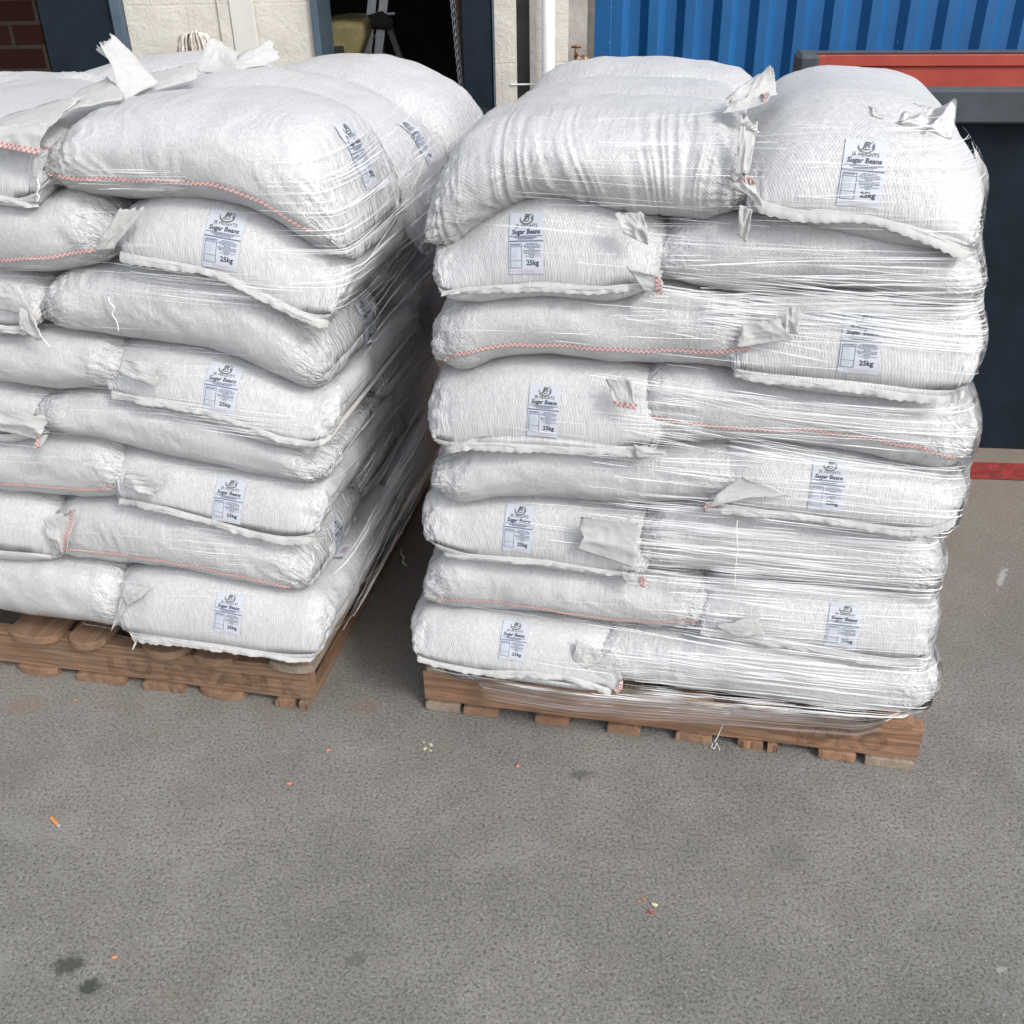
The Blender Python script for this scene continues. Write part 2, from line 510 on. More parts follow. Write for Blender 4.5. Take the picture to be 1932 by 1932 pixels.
M = {}
M['sack'] = mat_sack()
M['flap'] = mat_fabric_flap()
M['seam'] = mat_seam()
M['strand'] = mat_strand()
M['film'] = mat_film('clear_film', (0.05, 0.45), 0.12)
M['film_loose'] = mat_film('loose_film', (0.05, 0.35), 0.08, (30, 60))
M['wood_r'] = mat_wood('pallet_wood_reddish', (0.20, 0.105, 0.062), (0.30, 0.17, 0.105), (0.40, 0.25, 0.165))
M['wood_l'] = mat_wood('pallet_wood_brown', (0.16, 0.092, 0.056), (0.24, 0.145, 0.09), (0.33, 0.215, 0.14))
M['wood_grey'] = mat_wood('pallet_wood_weathered', (0.20, 0.155, 0.115), (0.30, 0.245, 0.19), (0.38, 0.32, 0.255))
M['ground'] = mat_ground()
M['redline'] = mat_simple('red_floor_paint', (0.24, 0.028, 0.024), 0.75, var=0.4, scale=25, bmp=0.8, bscale=120, bdist=0.006)
M['label'] = mat_flat('label_paper', (0.43, 0.455, 0.51), 0.35)
M['ink'] = mat_flat('label_ink', (0.035, 0.042, 0.07), 0.5)
M['ink_grey'] = mat_flat('label_ink_grey', (0.11, 0.13, 0.18), 0.5)
M['ink_olive'] = mat_flat('label_ink_olive', (0.085, 0.09, 0.08), 0.5)
M['ink_pink'] = mat_flat('label_ink_pink', (0.52, 0.42, 0.46), 0.5)
M['ink_pale'] = mat_flat('label_ink_pale', (0.45, 0.48, 0.56), 0.5)
M['stencil'] = mat_simple('stencil_paint', (0.085, 0.05, 0.035), 0.9, var=0.5, scale=80)
M['thread'] = mat_simple('white_thread', (0.75, 0.74, 0.70), 0.8, var=0.1)

# ------------------------------------------------------------------ ground
def struct(o): return tag(o, kind='structure')
g = MB()
g.add([(-60, -40, 0), (60, -40, 0), (60, 80, 0), (-60, 80, 0)], [(0, 1, 2, 3)])
struct(g.build('ground', M['ground']))

# red painted line, runs along the front of the skip and on behind the stacks
YAW_S = R(-7.0)
def skipfr(P, O=on_ground(1850, 845)):
    P = np.asarray(P, float)
    c, s_ = math.cos(YAW_S), math.sin(YAW_S)
    return np.stack([O[0] + P[:, 0] * c - P[:, 1] * s_, O[1] + P[:, 0] * s_ + P[:, 1] * c, P[:, 2]], 1)
n = 120
V, Fc = [], []
rs = np.random.RandomState(4)
for i in range(n + 1):
    x = -2.4 + 6.0 * i / n
    V += [(x, -0.235 + rs.uniform(-.003, .003), 0.004), (x, -0.115 + rs.uniform(-.003, .003), 0.004)]
    if i < n: Fc.append((2 * i, 2 * i + 2, 2 * i + 3, 2 * i + 1))
struct(mesh('painted_line', skipfr(V), Fc, M['redline']))

# ------------------------------------------------------------------ stacks: frames of reference
YAW = R(-12.1)
U = np.array([math.cos(YAW), math.sin(YAW), 0.0])
NN = np.array([-math.sin(YAW), math.cos(YAW), 0.0])
OR_ = on_ground(803, 1335)
OL_ = on_ground(590, 1338)

class Frame:
    def __init__(s, O): s.O = np.array(O, float)
    def w(s, P):
        P = np.asarray(P, float)
        return s.O + P[..., 0:1] * U + P[..., 1:2] * NN + P[..., 2:3] * np.array([0, 0, 1.0])
    def sz(s, x, y, d):
        p = on_plane(x, y, s.O + NN * d, NN) - s.O
        return float(p @ U), float(p[2])
    def sd(s, x, y, z):
        p = on_plane(x, y, (0, 0, z), (0, 0, 1)) - s.O
        return float(p @ U), float(p @ NN)
FR, FL = Frame(OR_), Frame(OL_)

def curve(fr, pts, d):
    q = sorted(fr.sz(x, y, d) for x, y in pts)
    return np.array([a for a, _ in q]), np.array([b for _, b in q])

def ev(c, s, smooth=0.02):
    s = np.asarray(s, float)
    return sum(np.interp(s + k, c[0], c[1]) for k in (-smooth, 0, smooth)) / 3

DF = -0.035
BR = [curve(FR, p, DF) for p in [
    [(773, 1219), (791, 1238), (938, 1262), (1100, 1290), (1425, 1338), (1608, 1360), (1730, 1348), (1763, 1310)],
    [(791, 1152), (846, 1167), (998, 1183), (1181, 1204), (1285, 1216), (1364, 1198), (1486, 1219), (1608, 1247), (1730, 1265), (1778, 1250)],
    [(794, 1036), (877, 1058), (1029, 1070), (1218, 1107), (1364, 1116), (1547, 1134), (1718, 1152), (1772, 1137)],
    [(810, 934), (858, 964), (998, 961), (1151, 979), (1206, 979), (1321, 964), (1486, 985), (1669, 1010), (1791, 1025), (1818, 1000)],
    [(803, 842), (840, 863), (907, 842), (1059, 845), (1181, 867), (1254, 863), (1425, 860), (1547, 873), (1730, 906), (1803, 909), (1845, 878)],
    [(816, 699), (864, 720), (938, 699), (1029, 699), (1181, 714), (1334, 714), (1486, 736), (1669, 754), (1815, 772), (1852, 732)],
    [(803, 530), (834, 576), (938, 564), (1029, 558), (1151, 567), (1242, 552), (1364, 579), (1425, 585), (1516, 570), (1638, 573), (1791, 606), (1852, 570)],
    [(794, 440), (834, 472), (907, 427), (968, 390), (1029, 383), (1181, 420), (1303, 433), (1395, 418), (1486, 410), (1638, 433), (1760, 463), (1852, 490), (1878, 455)]]]
BL = [curve(FL, p, DF) for p in [
    [(-400, 1105), (0, 1169), (205, 1194), (410, 1217), (597, 1244), (620, 1240)],
    [(-400, 985), (0, 1053), (91, 1062), (114, 1071), (228, 1089), (365, 1103), (524, 1139), (565, 1132), (620, 1125)],
    [(-400, 885), (0, 953), (137, 967), (228, 956), (319, 971), (410, 998), (542, 1030), (597, 1028), (625, 1010)],
    [(-400, 765), (0, 835), (91, 828), (182, 848), (273, 880), (456, 917), (560, 926), (597, 912), (630, 890)],
    [(-400, 670), (0, 748), (100, 758), (173, 748), (228, 755), (365, 785), (501, 839), (588, 857), (630, 838)],
    [(-400, 560), (0, 632), (82, 632), (205, 662), (387, 684), (501, 735), (570, 757), (592, 748), (630, 720)],
    [(-400, 455), (0, 535), (91, 531), (182, 515), (241, 501), (410, 524), (515, 579), (600, 624), (640, 615)],
    [(-400, 340), (0, 375), (60, 395), (78, 368), (214, 392), (292, 390), (387, 392), (456, 410), (524, 450), (588, 483), (650, 478)]]]
TR = curve(FR, [(800, 300), (846, 244), (907, 203), (1059, 186), (1242, 192), (1364, 204), (1400, 200), (1443, 190), (1486, 172), (1565, 158), (1669, 166), (1760, 192), (1821, 235), (1876, 300)], 0.17)
TL = curve(FL, [(-400, 185), (0, 200), (60, 215), (105, 215), (150, 200), (228, 188), (283, 180), (387, 172), (501, 177), (592, 193), (640, 210), (684, 228), (747, 280)], 0.17)

BVH = {}
ALLV = {'R': [], 'L': []}

def make_sack(fr, side, s0, s1, d0, d1, zb, zt, label, seed, nu=120, nt=96, axis='s', exp=None, film=1.0,
              wr=1.0, endp=(1.0, 1.0), dome=0.0, group=None, tiltd=0.0, endr=0.085, droop=(0, 0), pd=0.0, ridge=0.0):
    """One filled sack. Long axis along s (axis='s') or d. zb, zt: bottom/top height as functions of s."""
    x = np.linspace(-1, 1, nu)
    p = np.sin(x * math.pi / 2) * 0.55 + x * 0.45
    t = np.linspace(0, 2 * math.pi, nt, endpoint=False)
    P_, T_ = np.meshgrid(p, t, indexing='ij')
    Ls, Ld = (s1 - s0) / 2, (d1 - d0) / 2
    sc_, dc = (s0 + s1) / 2, (d0 + d1) / 2
    La = Ls if axis == 's' else Ld          # half length
    Lw = Ld if axis == 's' else Ls          # half width
    a = 1 - endr / La
    q = np.clip((np.abs(P_) - a) / (1 - a), 0, 1)
    boxy = axis == 'd'
    w = np.clip(1 - q ** 3.0, 0, 1) ** 0.6 if boxy else np.sqrt(np.clip(1 - q ** 2.2, 0, 1))
    e = exp or 0.42
    # plan: slightly pulled-in middle, ears at the corners
    wid = Lw * (1 - 0.10 * q ** 2 + 0.02 * vnoise(P_ * 2.3, 0, seed, 5))
    ct, st = np.cos(T_), np.sin(T_)
    A = P_ * La
    # end line bows outward a little
    A = A + np.sign(P_) * (0.010 * (1 - ct ** 2) * q) 
    B = np.sign(ct) * np.abs(ct) ** e * wid
    Z = np.sign(st) * np.abs(st) ** 0.92
    if axis == 's': S, D = sc_ + A, dc + B
    else: S, D = sc_ + B, dc + A
    zB, zT = zb(S), zt(S)
    mid, half = (zB + zT) / 2, (zT - zB) / 2
    bx = np.clip(np.abs(B) / Lw, 0, 1)
    Zw = mid - (0.62 if boxy else 0.35) * half * q ** 2 + half * w * Z
    up = np.clip(Z, 0, 1)
    Zw = Zw + dome * up * (1 - bx ** 2) * (1 - np.clip(np.abs(P_), 0, 1) ** 4)
    Zw = Zw + tiltd * (D - d0)
    Zw = Zw - np.where(P_ > 0, droop[1], droop[0]) * np.abs(P_) ** 5
    # fabric undulation: lumps, gathers running from the sewn ends, creases
    arc = T_ / (2 * math.pi)
    per = 2 * (2 * Lw + 0.15)
    lump = 0.0050 * vnoise(S * 7, D * 7, Z * 1.2 + seed * 3.1, seed) + 0.0022 * vnoise(S * 26, D * 26, Z * 3, seed + 1)
    frq = per / 0.030
    ga = np.cos(arc * 2 * math.pi * round(frq) + 3 * vnoise(P_ * 3, arc * 14, seed, 9))
    gw = np.clip((np.abs(P_) - 0.60) / 0.40, 0, 1) ** 1.6
    if boxy: gw = gw * np.clip((bx - 0.72) / 0.28, 0.06, 1)
    gather = 0.0042 * ga * gw * (0.6 + 0.6 * vnoise(P_ * 5, arc * 20, seed, 12))
    rid = 1 - np.abs(vnoise(A * 38 + 2.5 * vnoise(A * 10, T_ * 2, seed, 3), T_ * 1.6, seed, 7)) * 2
    fold = 0.0016 * rid * np.clip(0.55 + 0.9 * vnoise(A * 5, T_ * 1.3, seed, 2), 0, 1.2) * wr
    if ridge: fold = fold + ridge * (0.5 - np.abs(vnoise(A * 80 + Zw * 9 + 1.6 * vnoise(A * 9, Zw * 8, seed, 3), Zw * 7, seed, 17))) * 2 * np.clip(-ct * 2.2, 0, 1) * np.clip(0.75 + .8 * vnoise(A * 11, Zw * 9, 4, 8), .2, 1.3)
    crum = ((1 - 2 * np.abs(vnoise(S * 38, D * 38, Zw * 38, seed + 4))) * 0.0060 + (1 - 2 * np.abs(vnoise(S * 75, D * 75, Zw * 75, seed + 6))) * 0.0026) * (gw if not boxy else np.clip(gw * 1.7, 0, 1.3))
    pinch = w ** 0.35
    h = (lump + gather + fold + crum) * np.clip(pinch, 0.15, 1)
    # displacement direction: outward in the cross section
    nB, nZ = np.sign(ct) * np.abs(ct) ** (2 - e) , st
    ln = np.sqrt(nB ** 2 + nZ ** 2) + 1e-6
    nB, nZ = nB / ln, nZ / ln
    nA = np.sign(P_) * q
    if axis == 's': S = S + h * nA * .7; D = D + h * nB
    else: D = D + h * nA * .7; S = S + h * nB
    Zw = Zw + h * nZ * 0.9
    V = fr.w(np.stack([S, D, Zw], -1)).reshape(-1, 3)
    idx = np.arange(nu * nt).reshape(nu, nt)
    i0 = idx[:-1, :]; i1 = idx[1:, :]
    j0 = i0; j1 = np.roll(i0, -1, 1); k1 = np.roll(i1, -1, 1)
    Fq = np.stack([j0, i1, k1, j1], -1).reshape(-1, 4)
    if axis == 'd': Fq = Fq[:, ::-1]
    Fl = Fq.tolist()
    # end caps
    V = np.vstack([V, V[idx[0]].mean(0), V[idx[-1]].mean(0)])
    c0, c1 = nu * nt, nu * nt + 1
    for j in range(nt):
        f0 = (c0, idx[0, j], idx[0, (j + 1) % nt]); f1 = (c1, idx[-1, (j + 1) % nt], idx[-1, j])
        Fl.append(f0 if axis == 's' else f0[::-1]); Fl.append(f1 if axis == 's' else f1[::-1])
    # uv in metres along the surface
    Vr = V[:nu * nt].reshape(nu, nt, 3)
    vcoord = np.concatenate([np.zeros((nu, 1)), np.cumsum(np.linalg.norm(np.diff(Vr, axis=1), axis=2), 1)], 1)
    vcoord = np.broadcast_to(vcoord[nu // 2], (nu, nt))
    ucoord = np.broadcast_to(A[:, :1], (nu, nt)) + seed * 0.37
    uv = np.stack([ucoord, vcoord + seed * 0.71], -1).reshape(-1, 2)
    uv = np.vstack([uv, uv[0], uv[-1]])
    # where film lies tight on the cloth: flanks, not the crown of the top layer
    zmax = 1.30 if film < 0.9 else 9
    fm = np.clip(1.2 - up * 1.3, 0, 1) if film < 0.9 else np.ones_like(up)
    fm = (fm * np.clip(0.75 + 0.5 * vnoise(S * 6, Zw * 14, D * 6, 31), 0, 1)).ravel()
    fm = np.append(fm, [1, 1])
    em = np.append(gw.ravel(), [1, 1])
    base = fr.w(np.array([sc_, dc, float(np.min(zB))]))
    root = empty('sack', tuple(base))
    tag(root, label, 'sack', group)
    o = mesh('sack_body', V, Fl, M['sack'], None, True, uv=uv, attr={'film': fm, 'ends': em})
    attach(o, root)
    root_b = BVHTree.FromPolygons([tuple(v) for v in V], Fl)
    BVH[root.name] = root_b
    ALLV[side].append(V)
    return root

def attach(o, root):
    """child keeps its world-space vertices"""
    o.parent = root
    o.matrix_parent_inverse = Matrix.Translation(-Vector(root.location))

def layer_fn(c, add=0.0):
    return lambda s: ev(c, s) + add

G_R = 'sacks of beans stacked on the right pallet'
G_L = 'sacks of beans stacked on the left pallet'

def sx(fr, x, y, d=DF): return fr.sz(x, y, d)[0]

SR = {}
TOPADD = 0.008
def right_layer(k, xl0, xl1, xr0, xr1, y, long_left, labs, rk, **kw):
    """k layer index 0 bottom .. 7 top; pixel x of both sacks' ends at height y"""
    top = layer_fn(BR[k + 1], TOPADD) if k < 7 else layer_fn(TR, 0.0)
    bot = layer_fn(BR[k])
    sl0, sl1, sr0, sr1 = [sx(FR, x, yy) for x, yy in ((xl0, y[0]), (xl1, y[1]), (xr0, y[1]), (xr1, y[2]))]
    film = 0.5 if k == 7 else 1.0
    dl, dr = (0.37, 0.58) if long_left else (0.58, 0.37)
    if k == 7: bot = layer_fn(BR[k], -.012)
    elif long_left: kw.setdefault('l', {}).setdefault('droop', (.018, 0))
    else: kw.setdefault('r', {}).setdefault('droop', (0, .018))
    SR[k, 'l'] = make_sack(FR, 'R', sl0, sl1, DF - rk[0] - (.02 if k == 0 else 0), dl, bot, top, labs[0], 10 + k, axis='s' if long_left else 'd', group=G_R, film=film, **kw.get('l', {}))
    SR[k, 'r'] = make_sack(FR, 'R', sr0, sr1, DF - rk[1] - (.02 if k == 0 else 0), dr, bot, top, labs[1], 30 + k, axis='d' if long_left else 's', group=G_R, film=film, **kw.get('r', {}))

right_layer(7, 792, 1402, 1388, 1880, (380, 400, 420), True,
    ('heavily wrinkled wide sack at the top front left of the right stack', 'top front right sack of the right stack, with a label and a drooping hem'), (0.0, 0.0), l=dict(droop=(.045, 0), wr=1.2, ridge=.0029, nu=380, nt=130, exp=.62), r=dict(endr=.19, exp=.5))
right_layer(6, 803, 1262, 1222, 1862, (490, 540, 530), False,
    ('labelled sack on the right stack, directly under the wrinkled top front sack', 'plain sack on the right stack, directly under the labelled top front right sack'), (0.0, -0.01))
right_layer(5, 810, 1430, 1372, 1856, (640, 640, 680), True,
    ('red-seamed sack on the right stack, third from top at the left corner', 'labelled glary sack on the right stack, third from top at the right corner'), (0.0, 0.0))
right_layer(4, 803, 1262, 1172, 1848, (790, 800, 830), False,
    ('labelled sack on the right stack, fourth from top, hem ending in a tail', 'red-seamed sack on the right stack, fourth from top at the right corner'), (0.005, -0.01))
right_layer(3, 810, 1405, 1330, 1822, (910, 930, 950), True,
    ('plain finely creased sack on the right stack, fifth from the top at the left corner', 'labelled sack on the right stack, fifth from the top at the right corner'), (0.0, 0.0))
right_layer(2, 792, 1228, 1190, 1786, (1010, 1040, 1080), False,
    ('labelled sack on the right stack, third from bottom, beside a square cloth flap', 'sack on the right stack, third from the bottom, crossed by an upright string line'), (0.0, -0.01))
right_layer(1, 796, 1352, 1300, 1782, (1110, 1150, 1190), True,
    ('orange-seamed sack, second from bottom at the left corner of the right stack', 'sack with faded label, second from bottom at the right corner of the right stack'), (0.0, 0.0))
right_layer(0, 772, 1185, 1100, 1767, (1210, 1260, 1300), False,
    ('labelled bottom sack of the right stack, its tail hanging over the pallet edge', 'bottom right sack of the right stack, streaked with stretch film'), (0.01, 0.0))

SL = {}
SIDE = []
def left_layer(k, xj0, xj1, xr, y, long_right, labs, **kw):
    top = layer_fn(BL[k + 1], TOPADD) if k < 7 else layer_fn(TL, 0.0)
    bot = layer_fn(BL[k], -.003 if k == 0 else 0)
    s1 = sx(FL, xr, y[1]); j0 = sx(FL, xj0, y[0]); j1 = sx(FL, xj1, y[0])
    film = 0.5 if k == 7 else 1.0
    dl, dr = (0.58, 0.37) if long_right else (0.37, 0.58)
    if k == 7: bot = layer_fn(BL[k], -.012)
    if long_right: kw.setdefault('r', {}).setdefault('droop', (0, .05 if k == 7 else .02))
    SL[k, 'r'] = make_sack(FL, 'L', j0, s1, DF - (.02 if k == 0 else 0), dr, bot, top, labs[0], 50 + k, axis='s' if long_right else 'd', group=G_L, film=film, **kw.get('r', {}))
    wl = 0.48 if long_right else 0.68
    SL[k, 'l'] = make_sack(FL, 'L', j1 - wl, j1, DF - (.02 if k == 0 else 0), dl, bot, top, labs[1], 70 + k, axis='d' if long_right else 's', group=G_L, film=film, nu=90, **kw.get('l', {}))
    # sacks behind the front right one, whose flanks show on the stack's right side
    zm = lambda c: (lambda s, c=c: ev(c, np.clip(s, -0.2, -0.08)) )
    zbm = float(ev(BL[k], np.array([-0.13]))[0]) - 0.012
    ztm = (float(ev(BL[k + 1], np.array([-0.13]))[0]) - 0.004) if k < 7 else 0
    fb = lambda s: np.full_like(s, zbm); ft = lambda s: np.full_like(s, ztm)
    if long_right:
        rows = [(0.375, 0.775), (0.785, 1.17)]
    else:
        rows = [(0.59, 1.17)]
    for i, (a, b) in enumerate(rows):
        if k == 7: break
        SL[k, 'b%d' % i] = make_sack(FL, 'L', j0 if long_right else j0 + .03, s1 - 0.01, a, b, fb, ft, labs[2 + i], 90 + 5 * k + i,
                                     axis='s' if long_right else 'd', group=G_L, nu=90, nt=80)

left_layer(7, 68, 78, 640, (300, 440), True,
    ('big top front sack of the left stack with a long red seam', 'red-seamed top sack at the left edge, a loose white flap over it'), r=dict(exp=.62, nu=170, nt=120))
left_layer(6, 205, 196, 645, (450, 570), False,
    ('labelled sack on the left stack, directly under the big top front sack', 'red-seamed sack at the left edge, second from the top of its stack', 'rear sack on the right flank of the left stack, second from the top'))
left_layer(5, 64, 74, 600, (590, 700), True,
    ('plain sack on the left stack, third from the top, with a hanging thread', 'sack with crumpled cloth ears at the left edge, third from the top', 'middle sack on the right flank of the left stack, third from the top', 'rearmost sack on the right flank of the left stack, third from the top'))
left_layer(4, 180, 238, 636, (720, 800), False,
    ('labelled sack on the left stack, fourth from the top', 'plain sack at the left edge, fourth from the top of its stack', 'rear sack on the right flank of the left stack, fourth from the top'))
left_layer(3, 55, 92, 604, (800, 870), True,
    ('plain sack on the left stack below slanting film lines, fifth from top', 'sack at the left edge with a drooping corner, fifth from the top of its stack', 'middle sack on the right flank of the left stack, fifth from the top', 'rearmost sack on the right flank of the left stack, fifth from the top'))
left_layer(2, 200, 240, 606, (900, 980), False,
    ('labelled sack on the left stack, third from the bottom', 'sack with faded orange seam at the left edge, third from stack bottom', 'rear sack on the right flank of the left stack, third from the bottom'))
left_layer(1, 84, 118, 572, (1020, 1090), True,
    ('sack with long orange-red seam on the left stack, second from bottom', 'sack at the left edge, second from the bottom of its stack', 'middle sack on the right flank of the left stack, second from the bottom', 'rearmost sack on the right flank of the left stack, second from the bottom'))
left_layer(0, 210, 245, 622, (1150, 1200), False,
    ('labelled bottom sack at the right corner of the left stack', 'bottom sack at the left edge, resting on the rounded pallet boards', 'rear bottom sack on the right flank of the left stack'))

# top layer, rows behind the front ones
def cf(fr, pts, d, add=0.0):
    c = curve(fr, pts, d)
    return lambda s: ev(c, s) + add
def back_sack(fr, side, s0, s1, d0, d1, topf, th, label, seed, group, axis='s', **kw):
    kw.setdefault('exp', .72)
    return make_sack(fr, side, s0, s1, d0, d1, lambda s: topf(s) - th, topf, label, seed, axis=axis, group=group, film=0.5, nu=100, nt=84, **kw)
tl2 = cf(FL, [(100, 230), (228, 185), (300, 158), (387, 140), (440, 134), (501, 138), (592, 155), (684, 188), (780, 250), (850, 330)], 0.57)
TOP2 = back_sack(FL, 'L', FL.sz(150, 230, .5)[0], FL.sz(812, 290, .5)[0], .365, .785, tl2, .155, 'second sack back in the top layer of the left stack, behind the big front sack', 200, G_L, wr=1.6, droop=(0, 0.05))
tl3 = cf(FL, [(420, 150), (515, 128), (600, 108), (700, 108), (773, 125), (830, 147), (866, 165), (900, 205), (925, 260)], 0.97)
back_sack(FL, 'L', FL.sz(250, 150, .95)[0], FL.sz(912, 240, .93)[0], .775, 1.17, tl3, .15, 'rear right sack in the top layer of the left stack, smooth and rounded', 201, G_L, droop=(0, 0.05))
tl4 = cf(FL, [(-300, 150), (-50, 148), (20, 146), (91, 147), (160, 156), (220, 185)], 0.70)
back_sack(FL, 'L', FL.sz(-260, 150, .9)[0] - .1, FL.sz(215, 180, .8)[0], .565, .90, tl4, .15, 'sack in the top layer at the left edge, behind the loose white flaps', 202, G_L)
tl5 = cf(FL, [(100, 160), (131, 148), (180, 125), (253, 109), (330, 102), (400, 101), (450, 110), (500, 130)], 1.0)
back_sack(FL, 'L', FL.sz(90, 150, 1.0)[0], FL.sz(500, 140, 1.0)[0], .86, 1.2, tl5, .15, 'farthest sack in the top layer of the left stack, just below the mop', 203, G_L)
tr2 = cf(FR, [(960, 190), (1010, 172), (1059, 160), (1120, 154), (1250, 155), (1330, 162), (1400, 180), (1440, 200)], 0.57)
back_sack(FR, 'R', FR.sz(935, 200, .57)[0], FR.sz(1425, 200, .57)[0], .365, .785, tr2, .15, 'second sack back in the left column of the right stack top', 204, G_R)
tr3 = cf(FR, [(985, 175), (1010, 150), (1060, 125), (1120, 115), (1250, 114), (1350, 122), (1400, 135), (1435, 152), (1460, 175)], 0.97)
back_sack(FR, 'R', FR.sz(982, 175, .97)[0], FR.sz(1450, 165, .97)[0], .775, 1.17, tr3, .15, 'rear left sack in the top layer of the right stack, against the blue container', 205, G_R)
tr4 = cf(FR, [(1440, 165), (1490, 140), (1530, 127), (1600, 122), (1680, 128), (1740, 146), (1785, 185), (1830, 260)], 1.02)
back_sack(FR, 'R', FR.sz(1455, 160, .87)[0], FR.sz(1812, 215, .87)[0], .575, 1.17, tr4, .15, 'rear right sack in the right stack top layer, before the red skip wall', 206, G_R, axis='d', endr=.2, exp=.55)

# sacks that carry the rear of the right stack (hardly seen from the front)
for k in range(7):
    for side_, (a, b) in (('l', (0.40, 1.12)), ('r', (0.40, 1.12))):
        s0, s1 = ((-0.02, 0.56) if side_ == 'l' else (0.58, 1.06))
        zb0 = 0.14 + k * 0.146; zt0 = zb0 + 0.155
        if k == 6: zt0 = 1.20
        make_sack(FR, 'R', s0, s1, 0.60 if ((k % 2 == 0) == (side_ == 'l')) else 0.39, b, (lambda s, z=zb0: np.full_like(s, z)), (lambda s, z=zt0: np.full_like(s, z)),
                  'white sack hidden in the rear rows of the right stack', 300 + k * 2 + (side_ == 'r'), nu=60, nt=60, axis='d', group='sacks hidden behind the front row')

# ------------------------------------------------------------------ placing things on the sacks
def cast(root, p, d):
    h = BVH[root.name].ray_cast(Vector(p), Vector(d).normalized())
    return h

def cast_px(root, x, y):
    d = ray(x, y)
    return cast(root, CO, d)

def surf_line(fr, root, pts, step=0.004, d=-0.5, off=0.0015, side=0):
    """image polyline (front plane) -> dense points on the sack's skin with normals"""
    if side:
        q = []
        for x, y in pts:
            p = on_plane(x, y, fr.O + U * side, U) - fr.O
            q.append((float(p @ NN), float(p[2])))
        q = np.array(q)
    else:
        q = np.array([fr.sz(x, y, DF - .01) for x, y in pts])
    seg = np.linalg.norm(np.diff(q, axis=0), axis=1)
    cum = np.concatenate([[0], np.cumsum(seg)])
    n = max(3, int(cum[-1] / step))
    tt = np.linspace(0, cum[-1], n)
    S = np.interp(tt, cum, q[:, 0]); Z = np.interp(tt, cum, q[:, 1])
    k = max(1, n // 60)
    ker = np.ones(2 * k + 1) / (2 * k + 1)
    S = np.convolve(np.pad(S, k, 'edge'), ker, 'valid'); Z = np.convolve(np.pad(Z, k, 'edge'), ker, 'valid')
    out = []
    for s_, z_, t_ in zip(S, Z, tt):
        h = cast(root, fr.w(np.array([s_, d, z_])), NN) if not side else cast(root, fr.w(np.array([0.5, s_, z_])), -U)
        if h[0] is None: continue
        out.append((np.array(h[0]) , np.array(h[1]), t_))
    return out

def seam(fr, root, pts, w=0.009):
    w *= .72
    L_ = surf_line(fr, root, pts)
    if len(L_) < 4: return
    V, Fc, uv = [], [], []
    for i, (p, nrm, t_) in enumerate(L_):
        nrm = -NN * 0.5 + nrm * 0.5
        up = np.array([0, 0, 1.0])
        for j, o_ in enumerate((-w / 2, 0, w / 2)):
            V.append(p + up * o_ - NN * 0.0025 + np.array([0, 0, 0.001]) * math.sin(t_ * 60))
            uv.append((t_, j * 0.5))
        if i: 
            a = 3 * (i - 1); b = 3 * i
            Fc += [(a, b, b + 1, a + 1), (a + 1, b + 1, b + 2, a + 2)]
    o = mesh('seam_stripe', V, Fc, M['seam'], None, True, uv=uv)
    attach(o, root)

def hem(fr, root, pts, w=0.018, out=0.010, seed=0, mat='flap', name='hem', side=0):
    NN_, U_ = (NN, U) if not side else (-U, NN)
    """stitched end fold: strip of doubled cloth standing off the skin, pinked lower edge"""
    L_ = surf_line(fr, root, pts, step=0.003, side=side)
    if len(L_) < 4: return
    V, Fc = [], []
    rs = np.random.RandomState(seed)
    m = 6
    t0, t1 = L_[0][2], L_[-1][2]
    for i, (p, nrm, t_) in enumerate(L_):
        wob = float(vnoise(t_ * 28, seed, 0, 3)); wob2 = float(vnoise(t_ * 70, seed, 1, 4)); wob3 = float(vnoise(t_ * 9, seed, 5, 6))
        ww = w * .85 * (1 + 0.35 * wob3) * (0.93 + 0.07 * math.sin(i * 1.05))
        for j in range(m):
            f = j / (m - 1)
            offn = 0.003 + .7 * out * math.sin(f * 1.9) * (1 + 0.5 * wob) + 0.003 * wob2 * f
            V.append(p - NN_ * offn + np.array([0, 0, -1.0]) * (ww * f - 0.004) + U_ * 0.003 * wob * f)
        if i:
            a = m * (i - 1); b = m * i
            Fc += [(a + j, b + j, b + j + 1, a + j + 1) for j in range(m - 1)]
    # thickness: a folded second ply behind
    n0 = len(V)
    V2 = [v + NN_ * 0.0022 for v in V]
    V += V2
    Fc += [tuple(n0 + i for i in f[::-1]) for f in Fc]
    o = mesh(name, V, Fc, M[mat], None, True)
    attach(o, root)
    # raised stitched fold along the top of the hem
    V, Fc = [], []
    nn = 7
    for i, (p, nrm, t_) in enumerate(L_):
        wob = float(vnoise(t_ * 28, seed, 0, 3)); wob2 = float(vnoise(t_ * 55, seed, 8, 4))
        c = p - NN_ * (0.0045 + 0.003 * wob) + np.array([0, 0, 0.002 * wob2 - .001])
        for j in range(nn):
            a = 2 * math.pi * j / nn
            V.append(c + NN_ * 0.0024 * math.cos(a) + np.array([0, 0, 1.0]) * 0.0028 * (1 + .3 * wob2) * math.sin(a))
        if i:
            a0, b0 = nn * (i - 1), nn * i
            Fc += [(a0 + j, a0 + (j + 1) % nn, b0 + (j + 1) % nn, b0 + j) for j in range(nn)]
    o2 = mesh('stitched_fold', V, Fc, M['flap'], None, True)
    o2.parent = o
    return o

